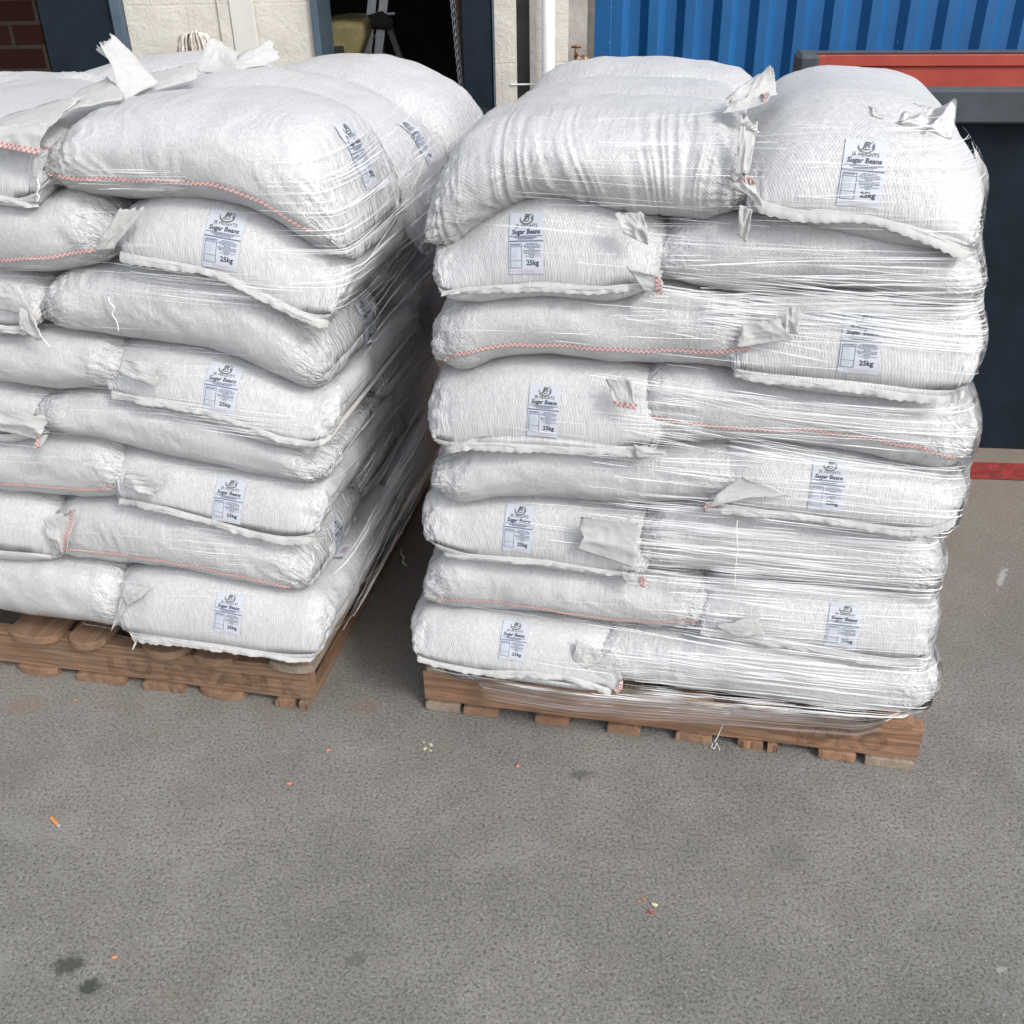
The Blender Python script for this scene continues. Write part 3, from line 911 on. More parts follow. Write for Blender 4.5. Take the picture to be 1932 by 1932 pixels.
def flap(P4, root, crumple=0.012, seed=0, nu=26, nv=22, ragged=True, curl=0.0, name='cloth_ear', seam_edge=None, curl_dir=None, freq=1.0):
    """crumpled sheet of loose cloth spanning the four world points (a, b along the base; c, d at the tip)"""
    a, b, c, d = [np.array(p, float) for p in P4]
    V, Fc = [], []
    nrm = np.cross(b - a, d - a); nrm /= np.linalg.norm(nrm) + 1e-9
    if nrm @ (CO - a) < 0: nrm = -nrm
    cd = nrm if curl_dir is None else np.array(curl_dir, float)
    sz = (np.linalg.norm(b - a) + np.linalg.norm(d - a)) / 2
    for i in range(nu + 1):
        u = i / nu
        for j in range(nv + 1):
            v = j / nv
            vv = v
            if ragged and j == nv: vv = v + (0.03 if i % 2 else -0.012) + 0.09 * float(vnoise(u * 7, seed, 0, 2))
            uu = u
            if ragged and i in (0, nu): uu = u + 0.05 * float(vnoise(v * 5, seed, 3, 2)) + (0.008 if j % 2 else -0.008)
            p = (a * (1 - uu) + b * uu) * (1 - vv) + (d * (1 - uu) + c * uu) * vv
            rid = 1 - 2 * abs(float(vnoise(u * 2.3 * freq + .6 * v, v * 1.3 * freq, seed, 8)))
            rid2 = 1 - 2 * abs(float(vnoise(u * 7 * freq, v * 4.5 * freq, seed, 9)))
            off = crumple * (0.62 * rid + 0.16 * rid2) * (0.35 + 0.65 * math.sin(math.pi * min(1, v * 0.9 + 0.1)))
            off += curl * sz * v * v
            p = p + nrm * crumple * 0 + cd * (off + 0.002)
            V.append(p)
    W = nv + 1
    for i in range(nu):
        for j in range(nv):
            Fc.append((i * W + j, (i + 1) * W + j, (i + 1) * W + j + 1, i * W + j + 1))
    uv = [(i / nu, j / nv) for i in range(nu + 1) for j in range(nv + 1)]
    o = mesh(name, V, Fc, M['flap'], None, True, uv=uv)
    sm = o.modifiers.new('thick', 'SOLIDIFY'); sm.thickness = 0.0012; sm.offset = -1
    attach(o, root)
    if seam_edge is not None:
        # red stitching along one edge
        Vv = np.array(V).reshape(nu + 1, nv + 1, 3)
        if seam_edge in ('u0', 'u1'):
            e0, e1 = (Vv[0], Vv[1]) if seam_edge == 'u0' else (Vv[-1], Vv[-2])
        else:
            e0, e1 = (Vv[:, 0], Vv[:, 1]) if seam_edge == 'v0' else (Vv[:, -1], Vv[:, -2])
        dirn = e1 - e0
        dirn /= np.linalg.norm(dirn, axis=1)[:, None] + 1e-9
        SV, SF, SU = [], [], []
        L_ = 0
        for i in range(len(e0)):
            if i: L_ += np.linalg.norm(e0[i] - e0[i - 1])
            for j, w_ in enumerate((0.002, 0.007, 0.012)):
                SV.append(e0[i] + dirn[i] * w_ + cd * 0.0025 + nrm * 0.001); SU.append((L_, j * .5))
            if i:
                k = 3 * i
                SF += [(k - 3, k, k + 1, k - 2), (k - 2, k + 1, k + 2, k - 1)]
        so = mesh('seam_stitching', SV, SF, M['seam'], None, True, uv=SU)
        so.parent = o
    return o

# ------------------------------------------------------------------ printed labels
def text_mesh(body, size, bold=0.0, shear=0.0, ox=0.0, oy=0.0, spacing=1.0, width=None):
    cu = bpy.data.curves.new('lettering', 'FONT')
    cu.body = body; cu.size = size; cu.offset = bold; cu.shear = shear
    cu.align_x = 'CENTER'; cu.align_y = 'CENTER'; cu.space_character = spacing
    cu.resolution_u = 2; cu.fill_mode = 'FRONT'
    o = bpy.data.objects.new('lettering', cu)
    COL.objects.link(o)
    dg = bpy.context.evaluated_depsgraph_get()
    dg.update()
    me = bpy.data.meshes.new_from_object(o.evaluated_get(dg))
    V = np.array([v.co[:] for v in me.vertices]).reshape(-1, 3)
    Fc = [tuple(p.vertices) for p in me.polygons]
    bpy.data.objects.remove(o); bpy.data.curves.remove(cu); bpy.data.meshes.remove(me)
    if width is not None and len(V):
        V[:, 0] *= width / (V[:, 0].max() - V[:, 0].min())
    if len(V):
        V[:, 0] += ox - (V[:, 0].max() + V[:, 0].min()) / 2
        V[:, 1] += oy - (V[:, 1].max() + V[:, 1].min()) / 2
    return V[:, :2], Fc

def subdiv_rect(x0, x1, y0, y1, nx=1, ny=1):
    V = [(x0 + (x1 - x0) * i / nx, y0 + (y1 - y0) * j / ny) for i in range(nx + 1) for j in range(ny + 1)]
    Fc = [(i * (ny + 1) + j, (i + 1) * (ny + 1) + j, (i + 1) * (ny + 1) + j + 1, i * (ny + 1) + j + 1) for i in range(nx) for j in range(ny)]
    return np.array(V), Fc

def build_label_template():
    V, Fc, MI, LV = [], [], [], []     # LV layer: how high above the paper
    def add(v, f, mi, lv):
        k = sum(len(a) for a in V)
        V.append(np.asarray(v)); LV.append(np.full(len(v), lv))
        Fc.extend([tuple(i + k for i in q) for q in f]); MI.extend([mi] * len(f))
    def rect(x0, x1, y0, y1, mi, nx=1, ny=1, lv=1): add(*subdiv_rect(x0, x1, y0, y1, nx, ny), mi, lv)
    rect(-.5, .5, -.86, .86, 0, 14, 24, 0)
    # emblem: crescent bowl, initials, swoosh and leaf
    n = 20; A = [math.radians(a) for a in np.linspace(165, 385, n)]
    out = [(0.0 + .20 * math.cos(a), .66 + .155 * math.sin(a)) for a in A]
    inn = [(0.0 + .175 * math.cos(a), .685 + .145 * math.sin(a)) for a in A]
    add(out + inn, [(i, i + 1, n + i + 1, n + i) for i in range(n - 1)], 3, 1)
    v, f = text_mesh('JR', .22, .006, .25, -.01, .70, .85); add(v, f, 3, 1)
    sw = [(-.13, .60), (0, .585), (.12, .605), (0, .62)]; add(sw, [(0, 1, 2, 3)], 3, 1)
    add([(.05, .72), (.065, .71), (.16, .83), (.14, .84)], [(0, 1, 2, 3)], 2, 1)
    add([(.15, .62), (.20, .70), (.185, .80), (.125, .70)], [(0, 1, 2, 3)], 2, 1)
    v, f = text_mesh('JR HEIGHTS', .15, .001, 0, 0, .455, 1.05, width=.64); add(v, f, 3, 1)
    rect(-.25, .25, .385, .392, 5)
    v, f = text_mesh('Sugar Beans', .19, .005, .12, 0, .29, 1.0, width=.82); add(v, f, 1, 1)
    rs = np.random.RandomState(2)
    def words(x0, x1, y, h, mi):
        x = x0
        while x < x1 - .02:
            w_ = min(rs.uniform(.05, .13), x1 - x)
            rect(x, x + w_ - .014, y - h / 2, y + h / 2, mi)
            x += w_
    words(-.47, .47, .185, .026, 2); words(-.33, .33, .145, .026, 2); words(-.24, .24, .105, .024, 2)
    rect(-.5, .5, .03, .065, 2, 8, 1)
    # nutrition panel
    x0, x1, y0, y1 = -.46, -.12, -.70, -.02
    for (a, b, c, d_) in ((x0, x1, y1 - .014, y1), (x0, x1, y0, y0 + .014), (x0, x0 + .014, y0, y1), (x1 - .014, x1, y0, y1)):
        rect(a, b, c, d_, 2, 1, 4)
    rect(x0, x1, -.115, -.10, 2); rect(x0, x1, -.50, -.488, 2)
    words(x0 + .03, x1 - .04, -.06, .026, 2)
    for i in range(9): words(x0 + .03, x1 - rs.uniform(.04, .12), -.15 - i * .036, .013, 5)
    for i in range(4): words(x0 + .03, x1 - rs.uniform(.04, .1), -.54 - i * .036, .012, 5)
    for i, (a, b) in enumerate(((-.0, .34), (-.06, .42), (-.09, .45), (-.04, .42), (.08, .26), (-.09, .45), (-.07, .43), (-.06, .44), (.08, .28), (-.02, .44), (.1, .25))):
        words(a, b, -.025 - i * .0385, .017, 2)
    v, f = text_mesh('25kg', .20, .005, .0, .19, -.575, 1.0, width=.36); add(v, f, 1, 1)
    words(-.46, -.28, -.77, .02, 5); words(-.22, .28, -.745, .016, 4); words(-.22, .25, -.785, .016, 4); words(-.22, .28, -.825, .014, 4); words(.3, .46, -.775, .014, 5)
    return np.vstack(V), Fc, MI, np.concatenate(LV)
LT = build_label_template()
LMATS = None
def put_label(root, x, y, w, rot, direction, hscale=1.0, upv=(0, 0, 1)):
    w = w * .85
    """label centred where the picture shows it, laid onto the skin along `direction`"""
    h = cast_px(root, x, y)
    if h[0] is None:
        print('LABEL MISS', x, y); return
    c = np.array(h[0])
    dn = np.array(direction, float); dn /= np.linalg.norm(dn)
    up = np.array(upv, float); up = up - dn * (up @ dn); up /= np.linalg.norm(up)
    rt = np.cross(dn, up)
    cr, sr = math.cos(rot), math.sin(rot)
    X = rt * cr + up * sr; Y = -rt * sr + up * cr
    V, Fc, MI, LV = LT
    out = []
    last = c
    bv = BVH[root.name]
    for (vx, vy), lv in zip(V, LV):
        p = c + X * vx * w + Y * vy * w * hscale
        hh = bv.ray_cast(Vector(p - dn * 0.25), Vector(dn))
        if hh[0] is None: q = last.copy() if False else p
        else: q = np.array(hh[0])
        out.append(q - dn * (0.0022 + 0.0009 * lv))
    out = np.array(out)
    # smooth the paper a little: replace depth by a local plane blend
    o = mesh('printed_label', out, Fc, None, None, True, mats=[M['label'], M['ink'], M['ink_grey'], M['ink_olive'], M['ink_pink'], M['ink_pale']], midx=MI)
    attach(o, root)
    return o

DN = NN * 0.93 + np.array([0, 0, -0.36])
for key, x, y, w, rot, hs in (
    ((7, 'r'), 1628, 326, .080, -.05, .92), ((6, 'l'), 993, 458, .074, .06, 1.0), ((5, 'r'), 1625, 648, .080, -.01, .9),
    ((4, 'l'), 1026, 776, .072, -.02, .95), ((3, 'r'), 1562, 917, .074, -.03, .9), ((2, 'l'), 978, 998, .072, -.02, .95),
    ((1, 'r'), 1591, 1182, .074, -.04, .85), ((0, 'l'), 969, 1210, .068, -.04, .85)):
    put_label(SR[key], x, y, w, rot, DN, hs)
for key, x, y, w, rot, hs in (((6, 'r'), 420, 452, .080, -.13, .92), ((4, 'r'), 418, 732, .078, -.12, .85), ((2, 'r'), 431, 945, .076, -.10, .85), ((0, 'r'), 431, 1158, .076, -.08, .85)):
    put_label(SL[key], x, y, w, rot, DN, hs)
DS = -U * 0.8 + np.array([0, 0, -0.6])
put_label(SL[7, 'r'], 678, 290, .085, -.05, DS, 1.0, upv=(0, 0, 1))

# ------------------------------------------------------------------ seams and hems
seam(FL, SL[7, 'r'], [(72, 333), (130, 340), (214, 341), (300, 343), (387, 350), (430, 360), (480, 380), (530, 412), (560, 430), (586, 444)])
seam(FL, SL[7, 'l'], [(-60, 268), (0, 272), (40, 284), (72, 296)])
seam(FL, SL[6, 'l'], [(-60, 496), (0, 493), (60, 490), (120, 484), (180, 476)])
seam(FL, SL[2, 'l'], [(-60, 910), (0, 918), (60, 923), (120, 930), (180, 930), (228, 921)], .008)
seam(FL, SL[1, 'r'], [(120, 1038), (160, 1044), (228, 1054), (330, 1068), (430, 1088), (500, 1105), (545, 1121)])
seam(FR, SR[5, 'l'], [(833, 686), (860, 672), (907, 661), (968, 656), (1100, 660), (1212, 668), (1330, 668), (1420, 663)])
seam(FR, SR[4, 'r'], [(1190, 770), (1220, 790), (1300, 806), (1425, 818), (1547, 822), (1650, 836), (1730, 852), (1810, 876)], .008)
seam(FR, SR[1, 'l'], [(818, 1144), (860, 1136), (938, 1142), (1029, 1154), (1120, 1174), (1200, 1182), (1300, 1178), (1340, 1180)], .007)
hem(FR, SR[7, 'r'], [(1402, 352), (1440, 385), (1500, 400), (1560, 402), (1640, 410), (1700, 425), (1760, 445), (1810, 468), (1862, 484)], .022, .012, 1)
hem(FR, SR[6, 'l'], [(832, 556), (880, 546), (940, 541), (1029, 541), (1120, 545), (1180, 540), (1240, 538)], .014, .006, 2)
hem(FR, SR[5, 'r'], [(1345, 700), (1400, 712), (1500, 718), (1600, 728), (1700, 745), (1790, 755), (1835, 735)], .016, .008, 3)
hem(FR, SR[4, 'l'], [(832, 852), (880, 836), (940, 836), (1029, 842), (1120, 847), (1200, 850), (1252, 852)], .016, .008, 4)
hem(FR, SR[3, 'r'], [(1330, 960), (1400, 962), (1486, 968), (1600, 985), (1700, 998), (1760, 1000), (1808, 985)], .016, .008, 5)
hem(FR, SR[2, 'l'], [(800, 1042), (850, 1050), (938, 1053), (1029, 1058), (1120, 1075), (1180, 1086), (1214, 1094)], .013, .006, 6)
hem(FR, SR[1, 'r'], [(1320, 1195), (1400, 1205), (1500, 1218), (1608, 1240), (1700, 1255), (1760, 1248)], .012, .006, 7)
hem(FR, SR[0, 'l'], [(780, 1225), (830, 1238), (910, 1250), (1000, 1252), (1080, 1262), (1120, 1275), (1150, 1288), (1172, 1300)], .016, .008, 8)
hem(FL, SL[6, 'r'], [(190, 470), (230, 482), (300, 492), (387, 508), (440, 530), (501, 562), (560, 592), (615, 612)], .020, .008, 11)
hem(FL, SL[4, 'r'], [(175, 737), (228, 746), (300, 756), (387, 774), (456, 798), (530, 826), (590, 838), (622, 830)], .017, .008, 12)
hem(FL, SL[2, 'r'], [(198, 945), (260, 948), (320, 960), (400, 982), (470, 1002), (540, 1018), (590, 1020)], .015, .008, 13)
hem(FL, SL[0, 'r'], [(212, 1194), (280, 1196), (350, 1202), (430, 1212), (500, 1224), (560, 1236), (604, 1240)], .015, .007, 14)
hem(FL, SL[7, 'l'], [(-80, 350), (0, 372), (30, 383), (60, 392)], .014, .006, 15)
hem(FL, SL[5, 'l'], [(-60, 608), (0, 616), (40, 625), (75, 634)], .014, .006, 16)

hem(FL, SL[7, 'r'], [(596, 484), (640, 458), (690, 415), (730, 375), (765, 345)], .020, .008, 17, side=.04)
hem(FL, SL[5, 'r'], [(594, 757), (640, 722), (690, 680), (740, 632)], .016, .008, 18, side=.02)
hem(FL, SL[1, 'r'], [(575, 1132), (610, 1100), (650, 1062), (690, 1020)], .014, .008, 19, side=.01)
for key, x, y, w, rot in (((5, 'r'), 693, 607, .074, -.05), ((1, 'r'), 640, 1012, .066, 0)):
    put_label(SL[key], x, y, w, rot, -U * .93 + np.array([0, 0, -.36]), .9)
put_label(TOP2, 790, 268, .080, -.05, DS, 1.0)
# ------------------------------------------------------------------ loose cloth ears
def fp(fr, x, y, d): return on_plane(x, y, fr.O + NN * d, NN)
def Q(fr, pts): return [fp(fr, x, y, d) for x, y, d in pts]
# upright ear and long flaps over the left stack's crown
flap(Q(FL, [(236, 190, .18), (298, 158, .26), (214, 71, .30), (186, 84, .24)]), SL[7, 'r'], .008, 1, curl=.04, freq=.6)
flap(Q(FL, [(232, 132, .24), (240, 180, .20), (200, 78, .26), (184, 98, .28)]), SL[7, 'r'], .006, 21, nu=10, freq=.6)
flap(Q(FL, [(236, 186, .20), (372, 152, .36), (372, 120, .44), (270, 142, .40)]), SL[7, 'r'], .006, 2, curl=.0, freq=.6)
flap(Q(FL, [(366, 136, .60), (452, 138, .58), (448, 100, .66), (396, 72, .66)]), SL[7, 'r'], .009, 3, freq=.7)
flap(Q(FL, [(438, 140, .58), (534, 112, .70), (508, 76, .72), (440, 116, .64)]), SL[7, 'r'], .009, 4, freq=.7)
flap(Q(FL, [(100, 218, .05), (236, 190, .12), (206, 150, .28), (150, 172, .22)]), SL[7, 'l'], .010, 5, freq=.8)
flap(Q(FL, [(-40, 262, -.06), (88, 262, -.045), (150, 180, .12), (-10, 232, .1)]), SL[7, 'l'], .010, 6, freq=.9)
flap(Q(FL, [(-40, 272, -.065), (70, 294, -.065), (92, 236, -.05), (-20, 240, -.05)]), SL[7, 'l'], .008, 61, freq=.9, seam_edge='v0')
flap(Q(FL, [(66, 300, -.06), (80, 290, -.06), (70, 338, -.06), (64, 332, -.06)]), SL[7, 'l'], .003, 62, 10, 12)
# ears at the joints of the left front
flap(Q(FL, [(180, 472, -.055), (214, 470, -.055), (276, 392, -.05), (226, 396, -.05)]), SL[6, 'l'], .012, 7)
flap(Q(FL, [(-30, 575, -.055), (72, 600, -.055), (40, 540, -.05), (-20, 530, -.05)]), SL[5, 'l'], .012, 8)
flap(Q(FL, [(40, 560, -.06), (70, 600, -.06), (82, 642, -.055), (40, 620, -.06)]), SL[5, 'l'], .010, 81)
flap(Q(FL, [(224, 700, -.055), (232, 676, -.05), (304, 690, -.052), (292, 728, -.056)]), SL[4, 'l'], .006, 9)
flap(Q(FL, [(-30, 805, -.055), (72, 830, -.06), (96, 790, -.055), (-20, 765, -.05)]), SL[3, 'l'], .012, 10)
flap(Q(FL, [(66, 842, -.06), (78, 845, -.06), (92, 820, -.058), (72, 822, -.058)]), SL[3, 'l'], .004, 101, 8, 10, seam_edge='u0')
flap(Q(FL, [(232, 915, -.055), (240, 890, -.05), (318, 892, -.052), (290, 935, -.06)]), SL[2, 'l'], .010, 11)
flap(Q(FL, [(100, 1030, -.055), (128, 1046, -.06), (140, 960, -.05), (84, 985, -.052)]), SL[1, 'l'], .012, 12, seam_edge='u1')
flap(Q(FL, [(210, 1190, -.055), (224, 1172, -.055), (262, 1108, -.052), (236, 1106, -.052)]), SL[0, 'r'], .008, 13)
flap(Q(FL, [(228, 1118, -.056), (240, 1142, -.06), (290, 1112, -.052), (240, 1102, -.052)]), SL[0, 'r'], .006, 131)
# right stack
flap(Q(FR, [(1362, 200, .10), (1468, 178, .16), (1456, 126, .20), (1420, 150, .20)]), SR[7, 'r'], .010, 14, freq=.9)
flap(Q(FR, [(1366, 216, .04), (1452, 192, .10), (1440, 172, .18), (1385, 182, .16)]), SR[7, 'r'], .010, 15, seam_edge='u1')
flap(Q(FR, [(1370, 190, .14), (1415, 186, .16), (1440, 152, .24), (1400, 168, .22)]), SR[7, 'l'], .008, 16)
flap(Q(FR, [(1386, 330, -.05), (1412, 330, -.05), (1432, 228, -.02), (1398, 226, -.02)]), SR[7, 'r'], .010, 17)
flap(Q(FR, [(1384, 348, -.06), (1438, 392, -.06), (1420, 336, -.055), (1396, 330, -.055)]), SR[7, 'r'], .010, 18, seam_edge='v1')
flap(Q(FR, [(1395, 385, -.055), (1420, 395, -.055), (1408, 455, -.05), (1392, 440, -.05)]), SR[7, 'r'], .008, 19, 12, 16)
flap(Q(FR, [(1176, 440, -.055), (1222, 462, -.055), (1216, 402, -.05), (1160, 400, -.05)]), SR[6, 'l'], .010, 20)
flap(Q(FR, [(1180, 500, -.055), (1215, 548, -.055), (1252, 552, -.058), (1244, 520, -.055)]), SR[6, 'l'], .006, 22, 14, 14, seam_edge='v1')
flap(Q(FR, [(1478, 628, -.05), (1506, 628, -.05), (1508, 574, -.045), (1482, 580, -.045)]), SR[5, 'r'], .008, 23)
flap(Q(FR, [(1390, 655, -.05), (1500, 640, -.05), (1470, 600, -.045), (1400, 612, -.045)]), SR[5, 'r'], .007, 24)
flap(Q(FR, [(1160, 765, -.058), (1200, 772, -.058), (1195, 716, -.052), (1144, 714, -.052)]), SR[4, 'r'], .008, 25, seam_edge='v0')
flap(Q(FR, [(1196, 838, -.055), (1200, 862, -.058), (1256, 862, -.06), (1252, 850, -.06)]), SR[4, 'l'], .004, 26, 12, 14)
flap(Q(FR, [(1325, 960, -.058), (1425, 935, -.055), (1490, 935, -.05), (1400, 895, -.05)]), SR[3, 'r'], .008, 27)
flap(Q(FR, [(1322, 964, -.06), (1334, 964, -.06), (1345, 945, -.056), (1332, 948, -.056)]), SR[3, 'r'], .003, 271, 8, 8, seam_edge='u0')
flap(Q(FR, [(1092, 1035, -.058), (1196, 1072, -.06), (1206, 985, -.054), (1100, 972, -.054)]), SR[2, 'l'], .007, 28)
flap(Q(FR, [(1170, 1080, -.055), (1180, 1100, -.056), (1218, 1106, -.058), (1218, 1086, -.056)]), SR[2, 'l'], .004, 29, 12, 12, seam_edge='v1')
flap(Q(FR, [(1350, 1180, -.056), (1390, 1200, -.058), (1440, 1200, -.056), (1430, 1160, -.052)]), SR[1, 'r'], .006, 30)
flap(Q(FR, [(1080, 1240, -.056), (1100, 1262, -.06), (1142, 1240, -.054), (1090, 1206, -.052)]), SR[0, 'r'], .008, 31)
flap(Q(FR, [(1090, 1262, -.06), (1168, 1306, -.066), (1176, 1286, -.06), (1150, 1230, -.055)]), SR[0, 'l'], .006, 32, seam_edge='u1')

# ------------------------------------------------------------------ stretch film
class Hull:
    """outline of a stack at each height, as film pulled round it would follow"""
    def __init__(s, fr, side, c):
        s.fr, s.c = fr, np.array(c)
        A = np.vstack(ALLV[side]) - fr.O
        P = np.stack([A @ U, A @ NN, A[:, 2]], 1)
        s.z = np.arange(0.06, 1.42, 0.012)
        s.na = 360
        s.R = np.zeros((len(s.z), s.na))
        ang = np.linspace(-math.pi, math.pi, s.na, endpoint=False)
        for i, z in enumerate(s.z):
            m = P[np.abs(P[:, 2] - max(z, .16)) < 0.016][:, :2]
            if len(m) < 40:
                s.R[i] = s.R[i - 1] if i else 0.4
                continue
            h = s.hull(m) - s.c
            for j in range(s.na):
                d = np.array([math.cos(ang[j]), math.sin(ang[j])])
                best = 0
                a, b = h, np.roll(h, -1, 0)
                e = b - a
                den = d[0] * e[:, 1] - d[1] * e[:, 0]
                with np.errstate(all='ignore'):
                    t = (a[:, 0] * e[:, 1] - a[:, 1] * e[:, 0]) / den
                    u_ = (a[:, 0] * d[1] - a[:, 1] * d[0]) / den
                ok = (t > 0) & (u_ >= -1e-6) & (u_ <= 1 + 1e-6)
                s.R[i, j] = t[ok].max() if ok.any() else 0.4
        # taut in height: bridge grooves partly
        S = s.R.copy()
        for k in range(1, 4): S[k:-k] = np.maximum(S[k:-k], (s.R[2 * k:] + s.R[:-2 * k]) / 2)
        s.R = 0.5 * S + 0.5 * s.R
        # film stretched straight down from the widest point: concave envelope over height
        s.T = s.R.copy()
        for j in range(s.na):
            pts = [(z, r) for z, r in zip(s.z, s.R[:, j]) if z < 1.26]
            h = []
            for p in pts:
                while len(h) > 1 and (h[-1][0] - h[-2][0]) * (p[1] - h[-2][1]) - (h[-1][1] - h[-2][1]) * (p[0] - h[-2][0]) >= 0: h.pop()
                h.append(p)
            h = np.array(h)
            k = s.z < 1.26
            s.T[k, j] = np.interp(s.z[k], h[:, 0], h[:, 1])
    @staticmethod
    def hull(P):
        P = P[np.lexsort((P[:, 1], P[:, 0]))]
        def half(Q_):
            h = []
            for p in Q_:
                while len(h) > 1 and (h[-1][0] - h[-2][0]) * (p[1] - h[-2][1]) - (h[-1][1] - h[-2][1]) * (p[0] - h[-2][0]) <= 0: h.pop()
                h.append(p)
            return h
        lo = half(P); up = half(P[::-1])
        return np.array(lo[:-1] + up[:-1])
    def at(s, a, z, off=0.004, taut=False):
        TR_ = s.T if taut else s.R
        fa = (np.asarray(a) + math.pi) / (2 * math.pi) * s.na
        fz = (np.asarray(z) - s.z[0]) / (s.z[1] - s.z[0])
        fz = np.clip(fz, 0, len(s.z) - 1.001)
        ia = np.floor(fa).astype(int); ua = fa - ia
        iz = np.floor(fz).astype(int); uz = fz - iz
        R_ = lambda i, j: TR_[i, j % s.na]
        r = (R_(iz, ia) * (1 - ua) + R_(iz, ia + 1) * ua) * (1 - uz) + (R_(iz + 1, ia) * (1 - ua) + R_(iz + 1, ia + 1) * ua) * uz + off
        return s.fr.w(np.stack([s.c[0] + r * np.cos(a), s.c[1] + r * np.sin(a), np.asarray(z, float) + 0 * r], -1))

HR = Hull(FR, 'R', (0.55, 0.55))
HL = Hull(FL, 'L', (-0.55, 0.55))
def ang_of(H, fr, x, y, d=DF):
    s_, z_ = fr.sz(x, y, d)
    return math.atan2(d - H.c[1], s_ - H.c[0]), z_

def strands(H, specs, seed, thin=0.55):
    """each spec: (count, a0 range, a1 range, z0 range, slope range, width range, density range)"""
    rs = np.random.RandomState(seed)
    V, Fc, dn = [], [], []
    for spec in specs:
        cnt, a0r, a1r, zr, slr, wr_, der = spec[:7]; ta = len(spec) > 7
        for _ in range(int(cnt * thin)):
            a0 = rs.uniform(*a0r); a1 = rs.uniform(*a1r)
            if a1 < a0 + 0.05: a1 = a0 + rs.uniform(.05, .3)
            z0 = rs.uniform(*zr); sl = rs.uniform(*slr)
            n = max(6, int((a1 - a0) / 0.012))
            a = np.linspace(a0, a1, n)
            z = z0 + sl * (a - a0) + 0.003 * vnoise(a * 3, z0 * 40, 0, 3)
            off = rs.uniform(0.003, 0.007)
            P = H.at(a, z, off + (.012 if ta else 0), ta)
            w = .0004 + .5 * rs.uniform(*wr_) * (0.35 + 0.65 * np.sin(np.linspace(0.05, math.pi - .05, n)) ** .5) * (1 + .5 * vnoise(a * 12, z0 * 70, 1, 5))
            de = rs.uniform(*der)
            dd = de * np.clip(0.55 + 0.9 * vnoise(a * 9, z0 * 90, 2, 6), 0.05, 1)
            k = len(V)
            tl = rs.uniform(0, .9); rip = vnoise(a * 26, z0 * 33, 3, 11)
            out = P - H.at(a, z, off + (.012 if ta else 0) - .05, ta); out /= np.linalg.norm(out, axis=1)[:, None]
            for i in range(n):
                wv = np.array([0, 0, 1.0]) * w[i] * .5
                rp = out[i] * 0.0016 * rip[i]
                V += [P[i] - wv + out[i] * w[i] * tl * .5 + rp, P[i] + rp, P[i] + wv - out[i] * w[i] * tl + rp]
                dn += [dd[i] * .6, dd[i], dd[i] * .6]
                if i:
                    b = k + 3 * i
                    Fc += [(b - 3, b, b + 1, b - 2), (b - 2, b + 1, b + 2, b - 1)]
    return V, Fc, dn

wrapR = empty('stretch_wrap', tuple(FR.w(np.array([.55, .55, .1]))))
tag(wrapR, 'streaky clear stretch film wound around the right stack of sacks', 'stretch film')
A = lambda x, y=700: ang_of(HR, FR, x, y)[0]
aL, aR = A(800), A(1870)
Zr = lambda x, y: FR.sz(x, y, DF)[1]
spR = [
    (150, (aL, A(1500)), (A(1500), aR + .1), (.16, 1.30), (-.05, .02), (.0008, .0022), (.4, .95)),
    (120, (A(1150), A(1500)), (A(1700), aR + .25), (Zr(1500, 620), Zr(1500, 470)), (-.10, .06), (.001, .0036), (.5, 1)),
    (80, (A(1180), A(1350)), (A(1500), aR + .2), (Zr(1300, 620), Zr(1300, 540)), (-.14, .05), (.0009, .0030), (.45, 1)),
    (80, (A(1100), A(1300)), (A(1450), aR + .2), (Zr(1200, 830), Zr(1200, 700)), (-.12, -.01), (.0008, .0028), (.4, .95)),
    (60, (A(1100), A(1400)), (A(1600), aR + .2), (Zr(1300, 960), Zr(1300, 850)), (-.06, .02), (.0008, .0028), (.4, .95)),
    (120, (A(1150), A(1350)), (A(1650), aR + .2), (Zr(1300, 1110), Zr(1300, 980)), (-.03, .03), (.001, .0036), (.5, 1)),
    (100, (A(1250), A(1450)), (A(1600), aR + .2), (Zr(1400, 1240), Zr(1400, 1100)), (-.04, .03), (.0009, .0034), (.45, 1)),
    (110, (A(1080), A(1350)), (A(1550), aR + .1), (Zr(1300, 1330), Zr(1300, 1225)), (-.03, .02), (.0009, .0034), (.45, 1)),
    (45, (aL, A(900)), (A(1100), A(1500)), (.13, .19), (-.04, -.005), (.0007, .002), (.3, .8)),
    (60, (A(1350), A(1550)), (A(1700), aR + .3), (Zr(1600, 430), Zr(1600, 240)), (-.05, .05), (.0007, .002), (.3, .9)),
    (50, (A(900), A(1200)), (A(1250), A(1500)), (Zr(1100, 420), Zr(1100, 230)), (-.03, .03), (.0005, .0014), (.2, .6)),
]
V, Fc, dn = strands(HR, spR, 5)
o = mesh('film_crease_glints', V, Fc, M['strand'], None, True, attr={'dense': dn}); attach(o, wrapR)

